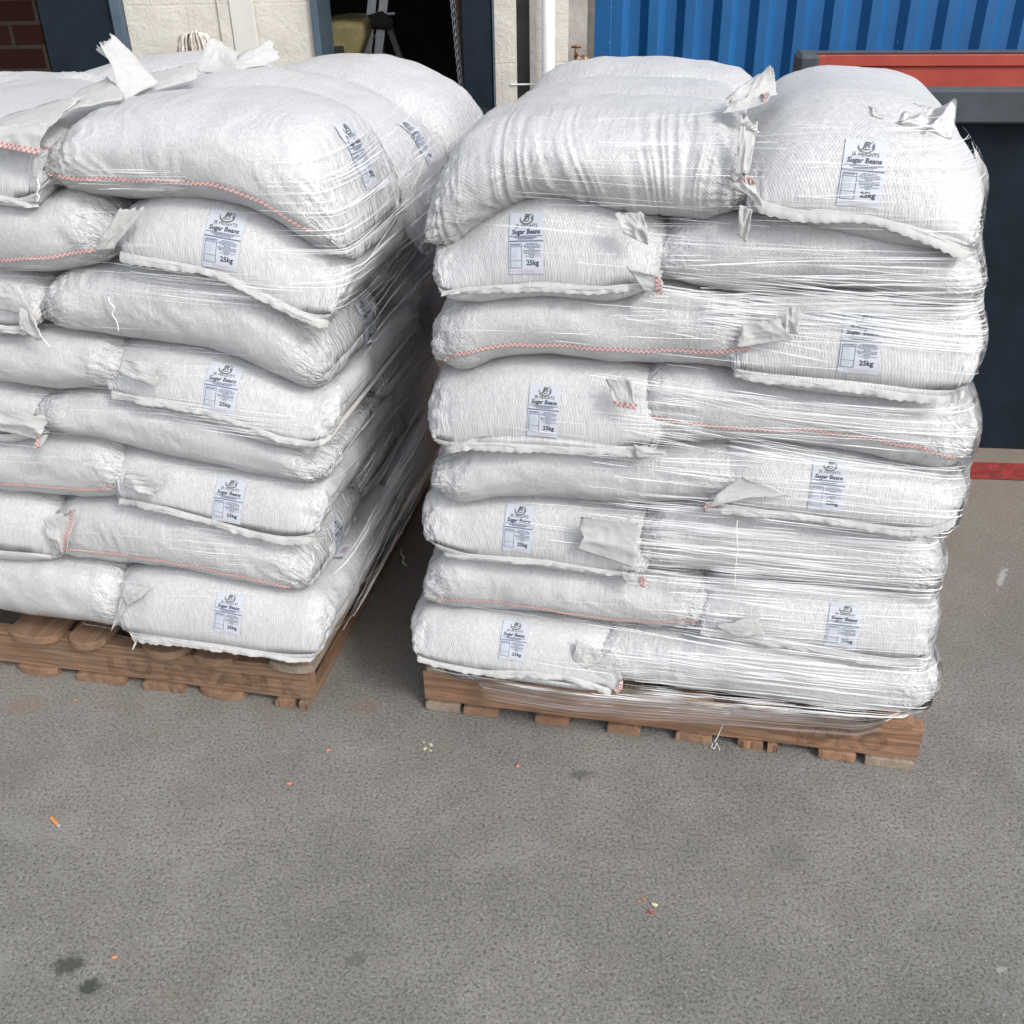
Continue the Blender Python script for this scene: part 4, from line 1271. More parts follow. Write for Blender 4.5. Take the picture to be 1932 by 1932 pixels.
def film_patch(H, a0, a1, z0, z1, off, name, root, mat='film', na=40, nz=50, loose=0.0, seed=0, ztop=None, taut=False):
    V, Fc, uv, pl = [], [], [], []
    for i in range(na + 1):
        a = a0 + (a1 - a0) * i / na
        zt_ = z1 if ztop is None else ztop(i / na)
        for j in range(nz + 1):
            z = z0 + (zt_ - z0) * j / nz
            of = off + loose * (0.5 + .5 * float(vnoise(a * 14, z * 9, seed, 5)))
            V.append(H.at(np.array(a), np.array(z), of, taut).ravel()); uv.append((a * .7, z)); e_ = min(i / na, 1 - i / na) * abs(a1 - a0); pl.append(min(1, max(0, (e_ + .10 * float(vnoise(z * 5, a, seed, 2)) - .04) / .55)) ** 1.3)
    W = nz + 1
    for i in range(na):
        for j in range(nz): Fc.append((i * W + j, (i + 1) * W + j, (i + 1) * W + j + 1, i * W + j + 1))
    o = mesh(name, V, Fc, M[mat], None, True, uv=uv, attr={'plies': pl}); attach(o, root)
    return o

wrapL = empty('stretch_wrap', tuple(FL.w(np.array([-.55, .55, .1]))))
tag(wrapL, 'clear stretch film wound around the left stack of sacks', 'stretch film')
B_ = lambda x, y=700: ang_of(HL, FL, x, y)[0]
ac = B_(610)          # front right corner
spL = [
    (90, (B_(-300), B_(300)), (B_(200), ac), (.2, 1.28), (-.03, .03), (.0005, .0012), (.15, .55)),
    (26, (B_(230), B_(330)), (B_(360), B_(420)), (FL.sz(300, 360, DF)[1], FL.sz(300, 300, DF)[1]), (-.02, .02), (.0006, .002), (.5, 1)),
    (26, (B_(230), B_(330)), (B_(360), B_(440)), (FL.sz(300, 1050, DF)[1], FL.sz(300, 975, DF)[1]), (-.02, .02), (.0006, .002), (.5, 1)),
    (30, (B_(250), B_(400)), (B_(480), ac), (FL.sz(300, 790, DF)[1], FL.sz(300, 740, DF)[1]), (-.09, -.05), (.0006, .0018), (.4, .9)),
    (60, (B_(250), B_(400)), (B_(480), ac), (FL.sz(300, 560, DF)[1], FL.sz(300, 490, DF)[1]), (-.08, -.02), (.0006, .0018), (.2, .6)),
    (120, (ac - .05, ac + .25), (ac + .5, ac + 1.3), (.10, 1.2), (.02, .22), (.0005, .0020), (.12, .6), 1),
    (80, (ac - .08, ac + .1), (ac + .3, ac + .8), (1.05, 1.32), (-.03, .05), (.0008, .0026), (.35, .95)),
    (60, (ac - .02, ac + .25), (ac + .6, ac + 1.3), (.12, .5), (.02, .2), (.001, .0035), (.3, .9), 1),
]
V, Fc, dn = strands(HL, spL, 6, .8)
o = mesh('film_crease_glints', V, Fc, M['strand'], None, True, attr={'dense': dn}); attach(o, wrapL)
M['film_skirt'] = mat_film('skirt_film', (0.0, 0.30), 0.1, (1.5, 190), 0.03)
M['film_side'] = mat_film('tented_film', (0.02, 0.36), 0.16, (3, 110), -0.15, ior=2.0, bm=0.2, fade=True)
film_patch(HL, ac + .20, ac + 1.5, .10, 1.2, .012, 'film_sheet', wrapL, mat='film_side', taut=True)
# film sagging over the pallet's front edge, right stack
film_patch(HR, A(830, 1290), A(1715, 1300), .108, .17, .006, 'film_skirt', wrapR, mat='film_skirt', na=60, nz=12, loose=.004, ztop=None)
film_patch(HR, aR + .02, aR + .5, .16, 1.28, .005, 'film_edge', wrapR, mat='film_loose', na=16, nz=70, loose=.005)
# torn film tail on the upper right shoulder
def tail(pts, name, seed):
    P = [fp(FR, x, y, d) for x, y, d in pts]
    o = flap(P, wrapR, .012, seed, 20, 16, name=name)
    o.data.materials.clear(); o.data.materials.append(M['film_loose'])
tail([(1700, 232, .04), (1800, 262, .06), (1806, 190, .10), (1760, 205, .10)], 'torn_tail', 40)
tail([(1640, 222, .05), (1740, 252, .04), (1790, 215, .10), (1640, 185, .10)], 'torn_tail', 41)
tail([(1376, 238, -.03), (1420, 246, -.03), (1450, 268, -.03), (1415, 232, -.02)], 'torn_tail', 42)

# ------------------------------------------------------------------ pallets
def grain_attr(o, axis):
    """local coordinates with the grain along x, stored per vertex"""
    me = o.data
    co = np.zeros(len(me.vertices) * 3); me.vertices.foreach_get('co', co); co = co.reshape(-1, 3)
    ax = U if axis == 's' else NN
    ot = NN if axis == 's' else U
    gx = co @ ax; gy = co @ ot
    at = me.attributes.new('grain', 'FLOAT_VECTOR', 'POINT')
    sh = random.uniform(0, 5)
    at.data.foreach_set('vector', np.stack([gx + sh, gy + sh * .3, co[:, 2] + sh * .17], 1).ravel())

def board(fr, root, name, s0, s1, d0, d1, z0, z1, mat, axis, rounded=0.0, chip=0, seed=0):
    """a sawn board with worn edges; ends rounded in plan if asked"""
    nl = 40; rs = np.random.RandomState(seed + int(abs(s0) * 1000))
    if axis == 'd': l0, l1, w0, w1 = d0, d1, s0, s1
    else: l0, l1, w0, w1 = s0, s1, d0, d1
    V, Fc = [], []
    b = 0.0025
    ls = np.concatenate([[l0, l0 + .003], l0 + .003 + (l1 - l0 - .006) * np.linspace(0, 1, nl)[1:-1], [l1 - .003, l1]])
    wid = w1 - w0
    nw = 9
    prof = []
    for i in range(nw): prof.append((i / (nw - 1), 1))
    for i in range(nw): prof.append((1 - i / (nw - 1), 0))
    m = len(prof)
    for i, l in enumerate(ls):
        inset = 0.0015 if i in (0, len(ls) - 1) else 0
        for (fw, tz) in prof:
            x = w0 + fw * wid
            edge = abs(fw - .5) * 2
            ll = l
            if rounded and i <= 1:
                ll = l + rounded * (edge ** 2.4)
            if chip and i <= 1:
                ll = l + chip * (0.5 + 0.5 * float(vnoise(fw * 9, seed, 0, 5)))
            x += (b if fw == 0 else -b if fw == 1 else 0) + .0012 * float(vnoise(l * 9, fw, seed, 2))
            z = (z1 - inset if tz else z0 + inset) + .0010 * float(vnoise(l * 14, fw * 4, seed + 3, 3))
            if fw in (0, 1): z += -b if tz else b
            V.append((x, ll, z) if axis == 'd' else (ll, x, z))
    for i in range(len(ls) - 1):
        for j in range(m):
            f = (i * m + j, i * m + (j + 1) % m, (i + 1) * m + (j + 1) % m, (i + 1) * m + j)
            Fc.append(f if axis == 'd' else f[::-1])
    for e, rev in ((0, False), (len(ls) - 1, True)):
        for i in range(nw - 1):
            f = (e * m + i, e * m + m - 1 - i, e * m + m - 2 - i, e * m + i + 1)
            f = f if not rev else f[::-1]
            Fc.append(f if axis == 'd' else f[::-1])
    o = mesh(name, fr.w(np.array(V)), Fc, M[mat], None, False)
    attach(o, root); grain_attr(o, axis)
    return o

# right pallet
pr = empty('pallet', tuple(OR_))
tag(pr, 'reddish wooden pallet with knotty front beam under the right stack', 'pallet', 'wooden pallets under the stacks')
LENR = float((on_ground(1722, 1455) - OR_) @ U)
zt = 0.024
board(FR, pr, 'stringer', 0, LENR + .005, .0, .045, zt, zt + .092, 'wood_r', 's', seed=1)
board(FR, pr, 'stringer', 0, LENR, .50, .545, zt, zt + .092, 'wood_r', 's', seed=2)
board(FR, pr, 'stringer', 0, LENR, 1.05, 1.095, zt, zt + .092, 'wood_r', 's', seed=3)
def gx(fr, x, y): return fr.sz(x, y, 0)[0]
yb = lambda x: 1335 + (x - 803) / (1722 - 803) * 120
for i, (x0, x1, mt, ch) in enumerate(((803, 870, 'wood_grey', 0), (874, 942, 'wood_r', 0), (1008, 1075, 'wood_r', 0), (1145, 1210, 'wood_r', 0), (1272, 1345, 'wood_r', .008), (1389, 1440, 'wood_r', .012), (1444, 1466, 'wood_r', .006), (1541, 1614, 'wood_r', .004), (1627, 1722, 'wood_grey', 0))):
    board(FR, pr, 'bottom_board', gx(FR, x0, yb(x0)), gx(FR, x1, yb(x1)), -.006, 1.1, 0, zt, mt, 'd', chip=ch, seed=20 + i)
yt = lambda x: 1250 + (x - 803) / 922 * 110
for i, (x0, x1, mt) in enumerate(((803, 885, 'wood_grey'), (905, 975, 'wood_grey'), (1008, 1085, 'wood_r'), (1145, 1215, 'wood_grey'), (1270, 1350, 'wood_r'), (1408, 1490, 'wood_r'), (1545, 1615, 'wood_r'), (1640, 1728, 'wood_r'))):
    board(FR, pr, 'deck_board', gx(FR, x0, yt(x0)), gx(FR, x1, yt(x1)), -.004, 1.1, zt + .092, zt + .114, mt, 'd', seed=40 + i)

# left pallet
pl_ = empty('pallet', tuple(OL_))
tag(pl_, 'brown wooden pallet with rounded deck board ends under the left stack', 'pallet', 'wooden pallets under the stacks')
LENL = 1.2
board(FL, pl_, 'stringer', -LENL, 0, .0, .045, zt, zt + .098, 'wood_l', 's', seed=5)
board(FL, pl_, 'stringer', -LENL, 0, .50, .545, zt, zt + .098, 'wood_l', 's', seed=6)
board(FL, pl_, 'stringer', -LENL, 0, 1.05, 1.095, zt, zt + .098, 'wood_l', 's', seed=7)
ybl = lambda x: 1338 - (590 - x) * .124
for i, (x0, x1, ch) in enumerate(((36, 114, 0), (150, 238, .004), (274, 351, .006), (378, 462, 0), (522, 560, .004), (566, 586, .006))):
    board(FL, pl_, 'bottom_board', gx(FL, x0, ybl(x0)), gx(FL, x1, ybl(x1)), -.010, 1.1, 0, zt, 'wood_l', 'd', rounded=.012, chip=ch, seed=60 + i)
board(FL, pl_, 'bottom_board', -LENL, -LENL + .09, -.01, 1.1, 0, zt, 'wood_l', 'd', seed=70)
ytl = lambda x: 1225 - (590 - x) * .10
for i, (x0, x1, rd, mt) in enumerate(((10, 105, .02, 'wood_l'), (122, 192, .03, 'wood_l'), (250, 352, .05, 'wood_l'), (364, 440, .012, 'wood_l'), (502, 590, .012, 'wood_grey'))):
    board(FL, pl_, 'deck_board', gx(FL, x0, ytl(x0)), gx(FL, x1, ytl(x1)), -.028 if i < 4 else -.018, 1.1, zt + .098, zt + .12, mt, 'd', rounded=rd, seed=80 + i)
for i in range(2):
    board(FL, pl_, 'deck_board', -LENL + .14 * i + .0, -LENL + .14 * i + .09, -.02, 1.1, zt + .098, zt + .12, 'wood_l', 'd', seed=95 + i)

# faded stencil marks on the front beams
def stencil(fr, parent, body, s_, z_, size, flip=False, squash=1.0):
    v, f = text_mesh(body, size, .004, 0, 0, 0, 1.1)
    v = np.array(v); 
    if flip: v[:, 0] *= -1; v[:, 1] *= -1
    P = fr.w(np.stack([s_ + v[:, 0] * squash, np.full(len(v), -0.0022), z_ + v[:, 1]], 1))
    # worn: drop part of the small faces
    o = mesh('stencil_lettering', P, f, M['stencil'], None)
    attach(o, parent)
M['stencil'].node_tree.nodes.clear()
def mat_stencil(name, col, lo, hi):
    m, nt, b = new_mat(name)
    tc = N(nt, 'ShaderNodeTexCoord').outputs['Object']
    n_ = noise(nt, tc, 60, 5, 0.7)
    b.inputs['Base Color'].default_value = (*col, 1); b.inputs['Roughness'].default_value = .9
    tr = N(nt, 'ShaderNodeBsdfTransparent'); mx = N(nt, 'ShaderNodeMixShader')
    L(nt, ramp(nt, n_.outputs[0], [(lo, (0,) * 3), (hi, (.38,) * 3)]).outputs[0], mx.inputs[0])
    L(nt, tr.outputs[0], mx.inputs[1]); L(nt, b.outputs[0], mx.inputs[2]); L(nt, mx.outputs[0], nt.nodes['Material Output'].inputs[0])
    return m
M['stencil'] = mat_stencil('worn_stencil', (0.075, 0.045, 0.032), .38, .6)
stencil(FR, pr, 'IDRO', *FR.sz(1590, 1392, 0), .070, squash=1.1)
stencil(FL, pl_, 'I U NVAH', *FL.sz(352, 1270, 0), .062, squash=1.5)
stencil(FL, pl_, 'K', *FL.sz(548, 1296, 0), .060)

# ------------------------------------------------------------------ threads
def thread(name, pts, fr_pts, label, r=.0011, group='loose stitching threads'):
    mb = MB(); mb.tube(fr_pts, r, 6)
    o = mb.build(name, M['thread'], None, True)
    if label: tag(o, label, 'thread', group)
    return o
def smooth_pts(P, n=6):
    P = [Vector(p) for p in P]; out = []
    for i in range(len(P) - 1):
        p0, p1, p2, p3 = P[max(i - 1, 0)], P[i], P[i + 1], P[min(i + 2, len(P) - 1)]
        for k in range(n):
            t = k / n
            out.append(.5 * ((2 * p1) + (-p0 + p2) * t + (2 * p0 - 5 * p1 + 4 * p2 - p3) * t * t + (-p0 + 3 * p1 - 3 * p2 + p3) * t ** 3))
    out.append(P[-1]); return out
def thr(fr, pts, label, r=.0011):
    return thread('thread', None, smooth_pts([fp(fr, x, y, d) for x, y, d in pts]), label, r)
thr(FR, [(1364, 1368, -.012), (1358, 1380, -.012), (1354, 1390, -.012), (1348, 1400, -.014)], 'short white thread lying against the knotty pallet beam')
tg = [on_ground(x, y, .002) for x, y in ((1330, 1398), (1338, 1396), (1344, 1404), (1342, 1408), (1348, 1412), (1352, 1402), (1356, 1410), (1358, 1416))]
thread('thread', None, smooth_pts(tg), 'curled white thread on the floor beside the right pallet')
thr(FL, [(247, 1196, -.06), (252, 1206, -.05), (256, 1214, -.045), (252, 1220, -.045), (258, 1208, -.048), (250, 1226, -.045)], 'white thread dangling over the left pallet from its bottom sack', .0016)
thr(FL, [(204, 560, -.065), (208, 572, -.065), (216, 580, -.065), (212, 592, -.065), (220, 606, -.065), (224, 624, -.065)], 'thin thread hanging down the third sack of the left stack')
thr(FL, [(70, 338, -.062), (74, 352, -.062), (70, 364, -.06), (74, 372, -.06), (70, 380, -.06)], 'knotted thread hanging at the seam end of the big top sack', .0016)
thr(FL, [(72, 620, -.062), (78, 635, -.062), (84, 642, -.06), (94, 654, -.06)], 'short thread below the crumpled ear of the left edge sack')
thr(FR, [(1391, 982, -.052), (1390, 1010, -.056), (1392, 1040, -.058), (1388, 1070, -.056), (1386, 1108, -.052)], 'upright string across the third sack from the bottom, right stack', .0009)
thr(FL, [(757, 1035, .62), (757, 1045, .6), (762, 1052, .6), (760, 1060, .6), (767, 1068, .6)], 'thread dangling in the gap between the two stacks')

# ------------------------------------------------------------------ debris on the floor
M['bean'] = mat_simple('bean_skin', (0.42, 0.17, 0.09), 0.45, var=.35, scale=120, bmp=.1)
M['bean_pale'] = mat_simple('bean_pale', (0.55, 0.46, 0.30), 0.45, var=.15, scale=120, bmp=.1)
M['filter'] = mat_simple('cork_paper', (0.55, 0.22, 0.06), 0.7, var=.2, scale=300, bmp=.1)
M['ash'] = mat_simple('burnt_paper', (0.35, 0.33, 0.31), 0.9, var=.5, scale=200)
def bean(x, y, label, mat='bean', sc_=1.0, rot=0.0, squash=1.0):
    p = on_ground(x, y)
    V, Fc = [], []
    nu_, nv_ = 14, 12
    for i in range(nu_ + 1):
        th = math.pi * i / nu_
        for j in range(nv_):
            ph = 2 * math.pi * j / nv_
            X, Y, Z = math.cos(th), math.sin(th) * math.cos(ph), math.sin(th) * math.sin(ph)
            bx = X * .0068; by = Y * .0040 * squash + (X * X) * .0016; bz = Z * .0034
            by += (-.0010 * math.exp(-(X * 3) ** 2) if Y < 0 else 0) * -1
            c, s_ = math.cos(rot), math.sin(rot)
            V.append((p[0] + (bx * c - by * s_) * sc_, p[1] + (bx * s_ + by * c) * sc_, (.0032 + bz) * sc_))
    for i in range(nu_):
        for j in range(nv_):
            Fc.append((i * nv_ + j, i * nv_ + (j + 1) % nv_, (i + 1) * nv_ + (j + 1) % nv_, (i + 1) * nv_ + j))
    tag(mesh('bean', V, Fc, M[mat], None, True), label, 'bean', 'spilled beans on the concrete')
bean(620, 1417, 'reddish bean on the concrete just in front of the gap between pallets', rot=.4)
bean(545, 1481, 'reddish bean on the concrete below the corner of the left pallet', rot=-.2, sc_=1.1)
bean(977, 1446, 'reddish bean on the concrete below the left end of the right pallet', rot=1.2)
bean(217, 1808, 'reddish bean on the concrete beside the dark oil spots', sc_=.95, rot=.3)
bean(1234, 1709, 'pale cream bean beside a red bean skin on the open concrete', 'bean_pale', 1.05, rot=-.5)
bean(142, 1322, 'small bean on the concrete in front of the left pallet', sc_=.8)
def chips(x, y, label, n_=4, spread=.01, mat='bean', seed=0, name='bean_skin'):
    p = on_ground(x, y); rs = np.random.RandomState(seed); mb = MB()
    for _ in range(n_):
        c = p + np.array([rs.uniform(-spread, spread), rs.uniform(-spread, spread), .0015]); r = rs.uniform(.002, .0048)
        k = 7; ring = [(c[0] + r * rs.uniform(.6, 1.1) * math.cos(a), c[1] + r * rs.uniform(.5, 1) * math.sin(a), c[2] + rs.uniform(0, .0022)) for a in np.linspace(0, 2 * math.pi, k, endpoint=False)]
        lo = [(q[0], q[1], .0006) for q in ring]
        mb.add([tuple(c + [0, 0, .002])] + ring + lo, [(0, i + 1, (i + 1) % k + 1) for i in range(k)] + [(i + 1, i + 1 + k, (i + 1) % k + 1 + k, (i + 1) % k + 1) for i in range(k)])
    tag(mb.build(name, M[mat]), label, 'bean skin', 'crushed bean skins on the concrete')
M['skin'] = mat_simple('bean_skin_red', (0.38, 0.08, 0.06), 0.5, var=.5, scale=200)
chips(1226, 1722, 'crushed red bean skin touching the pale bean', 5, .010, 'skin', 3)
chips(1209, 1697, 'small pinkish bean skin just above the pale bean', 2, .006, 'bean', 4)
chips(806, 1408, 'crushed pale bean crumbs in front of the left end of the right pallet', 6, .016, 'bean_pale', 5)
# cigarette end
c0, c1 = on_ground(97, 1543, .0045), on_ground(113, 1560, .0045)
root = empty('cigarette_end', tuple((c0 + c1) / 2 * [1, 1, 0]))
tag(root, 'orange cigarette filter end lying on the concrete', 'cigarette end')
mb = MB(); mb.tube([tuple(c0), tuple(c0 * .2 + c1 * .8)], [.0042, .0040], 14); attach(mb.build('filter', M['filter'], None, False), root)
mb = MB(); mb.tube([tuple(c0 * .2 + c1 * .8), tuple(c0 * .08 + c1 * .92), tuple(c1)], [.0038, .0036, .0022], 12); attach(mb.build('burnt_tip', M['ash'], None, False), root)

# ------------------------------------------------------------------ skip
M['navy'] = mat_simple('navy_paint', (0.0065, 0.0115, 0.019), 0.7, var=.35, scale=6, bmp=.25, bscale=30, bdist=.004, spec=.15)
M['skipgrey'] = mat_simple('grey_blue_paint', (0.036, 0.045, 0.055), 0.55, var=.25, scale=9, bmp=.2, bscale=40)
def mat_rust_red():
    m, nt, b = new_mat('worn_red_paint')
    tc = N(nt, 'ShaderNodeTexCoord').outputs['Object']
    a = noise(nt, tc, 4, 6, .7); c = noise(nt, mapping(nt, tc, (3, 3, 22)), 1, 5, .7); d = noise(nt, tc, 24, 6, .75)
    col = ramp(nt, a.outputs[0], [(.3, (.27, .032, .022)), (.7, (.38, .062, .038))]).outputs[0]
    col = mixc(nt, ramp(nt, d.outputs[0], [(.58, (0,) * 3), (.75, (.8,) * 3)]).outputs[0], col, (.22, .05, .035))
    col = mixc(nt, ramp(nt, c.outputs[0], [(.64, (0,) * 3), (.8, (.55,) * 3)]).outputs[0], col, (.5, .34, .28))
    L(nt, col, b.inputs['Base Color']); b.inputs['Roughness'].default_value = .6
    L(nt, bump(nt, d.outputs[0], .4, .004), b.inputs['Normal'])
    return m
M['red'] = mat_rust_red()
sk = empty('skip', tuple(on_ground(1850, 845)))
tag(sk, 'dark navy steel skip with a grey rim and worn red inside', 'skip')
Os = on_ground(1850, 845)
cS, sS = math.cos(YAW_S), math.sin(YAW_S)
Us = np.array([cS, sS, 0]); Ns = np.array([-sS, cS, 0])
def szS(x, y, d):
    p = on_plane(x, y, Os + Ns * d, Ns) - Os
    return float(p @ Us), float(p[2])
rt_z = szS(1860, 170, -.06)[1]; rb_z = szS(1860, 234, -.06)[1]
ft_l = szS(1525, 103, 1.35); ft_z = ft_l[1]
print('skip', rt_z, rb_z, ft_l)
XL, XR_ = -1.25, 3.2
mb = MB(); mb.box(XL, XR_, 0, .05, .0, rb_z + .01, fr=skipfr); attach(mb.build('front_panel', M['navy'], None), sk)
mb = MB(); mb.box(XL - .05, XR_, -.06, .012, rb_z, rt_z, b=.006, fr=skipfr); attach(mb.build('rim', M['skipgrey'], None), sk)
mb = MB(); mb.box(ft_l[0] - .02, XR_, 1.35, 1.39, .03, ft_z - .0, fr=skipfr); attach(mb.build('rear_panel', M['red'], None), sk)
mb = MB(); mb.box(ft_l[0] + .02, XR_, 1.348, 1.40, ft_z - .0, ft_z + .010, b=.003, fr=skipfr)
attach(mb.build('rear_rim', M['skipgrey'], None), sk)
mb = MB(); mb.box(ft_l[0] + .04, XR_, 1.338, 1.348, ft_z - .045, ft_z - .001, b=.003, fr=skipfr); attach(mb.build('rim_strip', M['red'], None), sk)
mb = MB(); mb.box(ft_l[0] - .05, ft_l[0] + .035, 1.25, 1.42, ft_z - .10, ft_z + .012, b=.015, fr=skipfr); attach(mb.build('corner_post', M['skipgrey'], None), sk)
mb = MB(); mb.box(XL, XR_, .06, 1.34, .04, .07, fr=skipfr); attach(mb.build('skip_floor', M['red'], None), sk)
mb = MB(); mb.box(XL, XL + .04, .06, 1.34, .07, rb_z, fr=skipfr); attach(mb.build('end_panel', M['red'], None), sk)
for i in range(5):
    xx = -.9 + i * .85
    mb = MB(); mb.box(xx, xx + .07, -.05, -.002, .02, rb_z - .002, b=.006, fr=skipfr)
    if i != 1: attach(mb.build('upright_rib', M['navy'], None), sk) if xx > 1.2 or xx < 0 else None

# ------------------------------------------------------------------ blue container
def mat_container():
    m, nt, b = new_mat('blue_container_paint')
    tc = N(nt, 'ShaderNodeTexCoord').outputs['Object']
    a = noise(nt, tc, 2.2, 5, .6); v = noise(nt, mapping(nt, tc, (60, 60, 1.2)), 1, 3, .6)
    col = ramp(nt, a.outputs[0], [(.3, (.003, .068, .21)), (.7, (.004, .092, .27))]).outputs[0]
    col = mixc(nt, math_n(nt, 'MULTIPLY', v.outputs[0], .25), col, (.010, .12, .31))
    ch = noise(nt, mapping(nt, tc, (9, 9, 3.5)), 4, 3, .9)
    col = mixc(nt, ramp(nt, ch.outputs[0], [(.735, (0,) * 3), (.755, (1,) * 3)]).outputs[0], col, (.65, .68, .7))
    L(nt, col, b.inputs['Base Color']); b.inputs['Roughness'].default_value = .45
    L(nt, bump(nt, v.outputs[0], .25, .004), b.inputs['Normal'])
    return m
M['blue'] = mat_container()
YC = 8.3
YAW_C = R(-7)
x_left = on_y(1124, 60, YC)[0]
cC, sC = math.cos(YAW_C), math.sin(YAW_C)
def cfr(P):
    P = np.asarray(P, float)
    return np.stack([x_left + P[:, 0] * cC - P[:, 1] * sC, YC + P[:, 0] * sC + P[:, 1] * cC, P[:, 2]], 1)
ctn = empty('shipping_container', (x_left, YC, 0)); tag(ctn, 'blue corrugated steel shipping container behind the right stack', 'shipping container')
prof = []
x = .12
pitch = .262
while x < 6.0:
    prof += [(x, 0), (x + .072, 0), (x + .072 + .052, .050), (x + .124 + .076, .050)]
    x += pitch
prof.append((6.0, 0))
V = [(a, b, z) for a, b in prof for z in (.15, 2.45)]
Fc = [(2 * i, 2 * i + 2, 2 * i + 3, 2 * i + 1) for i in range(len(prof) - 1)]
attach(mesh('corrugated_side', cfr(V), Fc, M['blue']), ctn)
mb = MB(); mb.box(-.02, .118, -.03, .12, .0, 2.6, b=.01, fr=cfr); attach(mb.build('corner_post', M['blue']), ctn)
mb = MB(); mb.box(.12, 6.0, -.02, .08, 2.452, 2.6, fr=cfr); attach(mb.build('top_rail', M['blue']), ctn)
mb = MB(); mb.box(.12, 6.0, -.02, .08, .0, .148, fr=cfr); attach(mb.build('bottom_rail', M['blue']), ctn)
mb = MB(); mb.box(-.02, 6.0, .13, 2.4, .05, 2.58, fr=cfr); attach(mb.build('container_shell', M['blue']), ctn)

# ------------------------------------------------------------------ warehouse wall with doorways
def mat_white_wall():
    m, nt, b = new_mat('whitewashed_masonry')
    tc = N(nt, 'ShaderNodeTexCoord').outputs['Object']
    a = noise(nt, tc, 6, 6, .7); d = noise(nt, tc, 45, 5, .7)
    col = ramp(nt, a.outputs[0], [(.3, (.46, .44, .395)), (.65, (.55, .53, .48))]).outputs[0]
    col = mixc(nt, ramp(nt, d.outputs[0], [(.62, (0,) * 3), (.8, (.35,) * 3)]).outputs[0], col, (.3, .25, .2))
    br = N(nt, 'ShaderNodeTexBrick'); br.inputs['Scale'].default_value = 1
    br.inputs['Brick Width'].default_value = .30; br.inputs['Row Height'].default_value = .26; br.inputs['Mortar Size'].default_value = .006; br.inputs['Mortar Smooth'].default_value = 1
    cmb = N(nt, 'ShaderNodeCombineXYZ'); sp = N(nt, 'ShaderNodeSeparateXYZ'); L(nt, tc, sp.inputs[0]); L(nt, sp.outputs[0], cmb.inputs[0]); L(nt, sp.outputs[2], cmb.inputs[1])
    L(nt, mixc(nt, .02, cmb.outputs[0], a.outputs[1]), br.inputs['Vector'])
    L(nt, col, b.inputs['Base Color']); b.inputs['Roughness'].default_value = .9; b.inputs['Specular IOR Level'].default_value = .2
    n1 = bump(nt, d.outputs[0], .5, .008)
    n2 = bump(nt, math_n(nt, 'SUBTRACT', 1.0, br.outputs['Fac']), .25, .006, n1)
    n3 = bump(nt, a.outputs[0], .5, .03, n2)
    L(nt, n3, b.inputs['Normal'])
    return m
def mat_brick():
    m, nt, b = new_mat('dimmed_red_brick')
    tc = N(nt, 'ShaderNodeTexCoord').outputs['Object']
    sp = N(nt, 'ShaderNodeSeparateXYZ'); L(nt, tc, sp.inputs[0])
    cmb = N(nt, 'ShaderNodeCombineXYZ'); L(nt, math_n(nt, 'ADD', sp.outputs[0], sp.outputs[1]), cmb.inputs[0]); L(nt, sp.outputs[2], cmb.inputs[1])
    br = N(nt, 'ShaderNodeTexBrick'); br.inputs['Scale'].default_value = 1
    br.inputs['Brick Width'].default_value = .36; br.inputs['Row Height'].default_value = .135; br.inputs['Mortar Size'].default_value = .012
    br.inputs['Color1'].default_value = (.10, .022, .013, 1); br.inputs['Color2'].default_value = (.06, .017, .012, 1); br.inputs['Mortar'].default_value = (.13, .11, .085, 1)  # the room's dimness is put into these darkened brick and mortar colours
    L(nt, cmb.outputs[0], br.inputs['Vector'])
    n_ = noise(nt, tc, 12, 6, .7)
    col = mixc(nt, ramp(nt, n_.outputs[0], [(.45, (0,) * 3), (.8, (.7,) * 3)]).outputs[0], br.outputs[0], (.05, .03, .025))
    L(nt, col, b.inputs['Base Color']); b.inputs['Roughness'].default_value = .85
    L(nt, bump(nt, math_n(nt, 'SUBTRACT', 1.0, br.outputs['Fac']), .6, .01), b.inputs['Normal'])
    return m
M['whitewall'] = mat_white_wall()
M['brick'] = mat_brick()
M['steel_shaded'] = mat_simple('shaded_steel_paint', (0.007, 0.0135, 0.022), .7, var=.2, scale=15, bmp=.15, spec=.15)  # darker copy of the frame steel, with the jamb's shade in its colour
M['steel_blue'] = mat_simple('blue_grey_steel_paint', (0.052, 0.082, 0.112), .5, var=.15, scale=15, bmp=.15)
M['greywall'] = mat_simple('stained_grey_wall', (0.30, 0.285, 0.265), .9, var=.5, scale=4, bmp=.5, bscale=25, bdist=.01)
M['darkin'] = mat_simple('near_black_interior', (0.02, 0.019, 0.018), .95, var=.3)  # near-black colour for the room's surfaces and a few small fittings
M['pvc'] = mat_simple('white_pvc', (.74, .76, .77), .35, var=.04, bmp=.05)
M['plaster'] = mat_simple('smooth_white_plaster', (.52, .51, .48), .8, var=.05, bmp=.1)
M['groove'] = mat_simple('dark_groove', (.10, .095, .09), .8, var=.3)

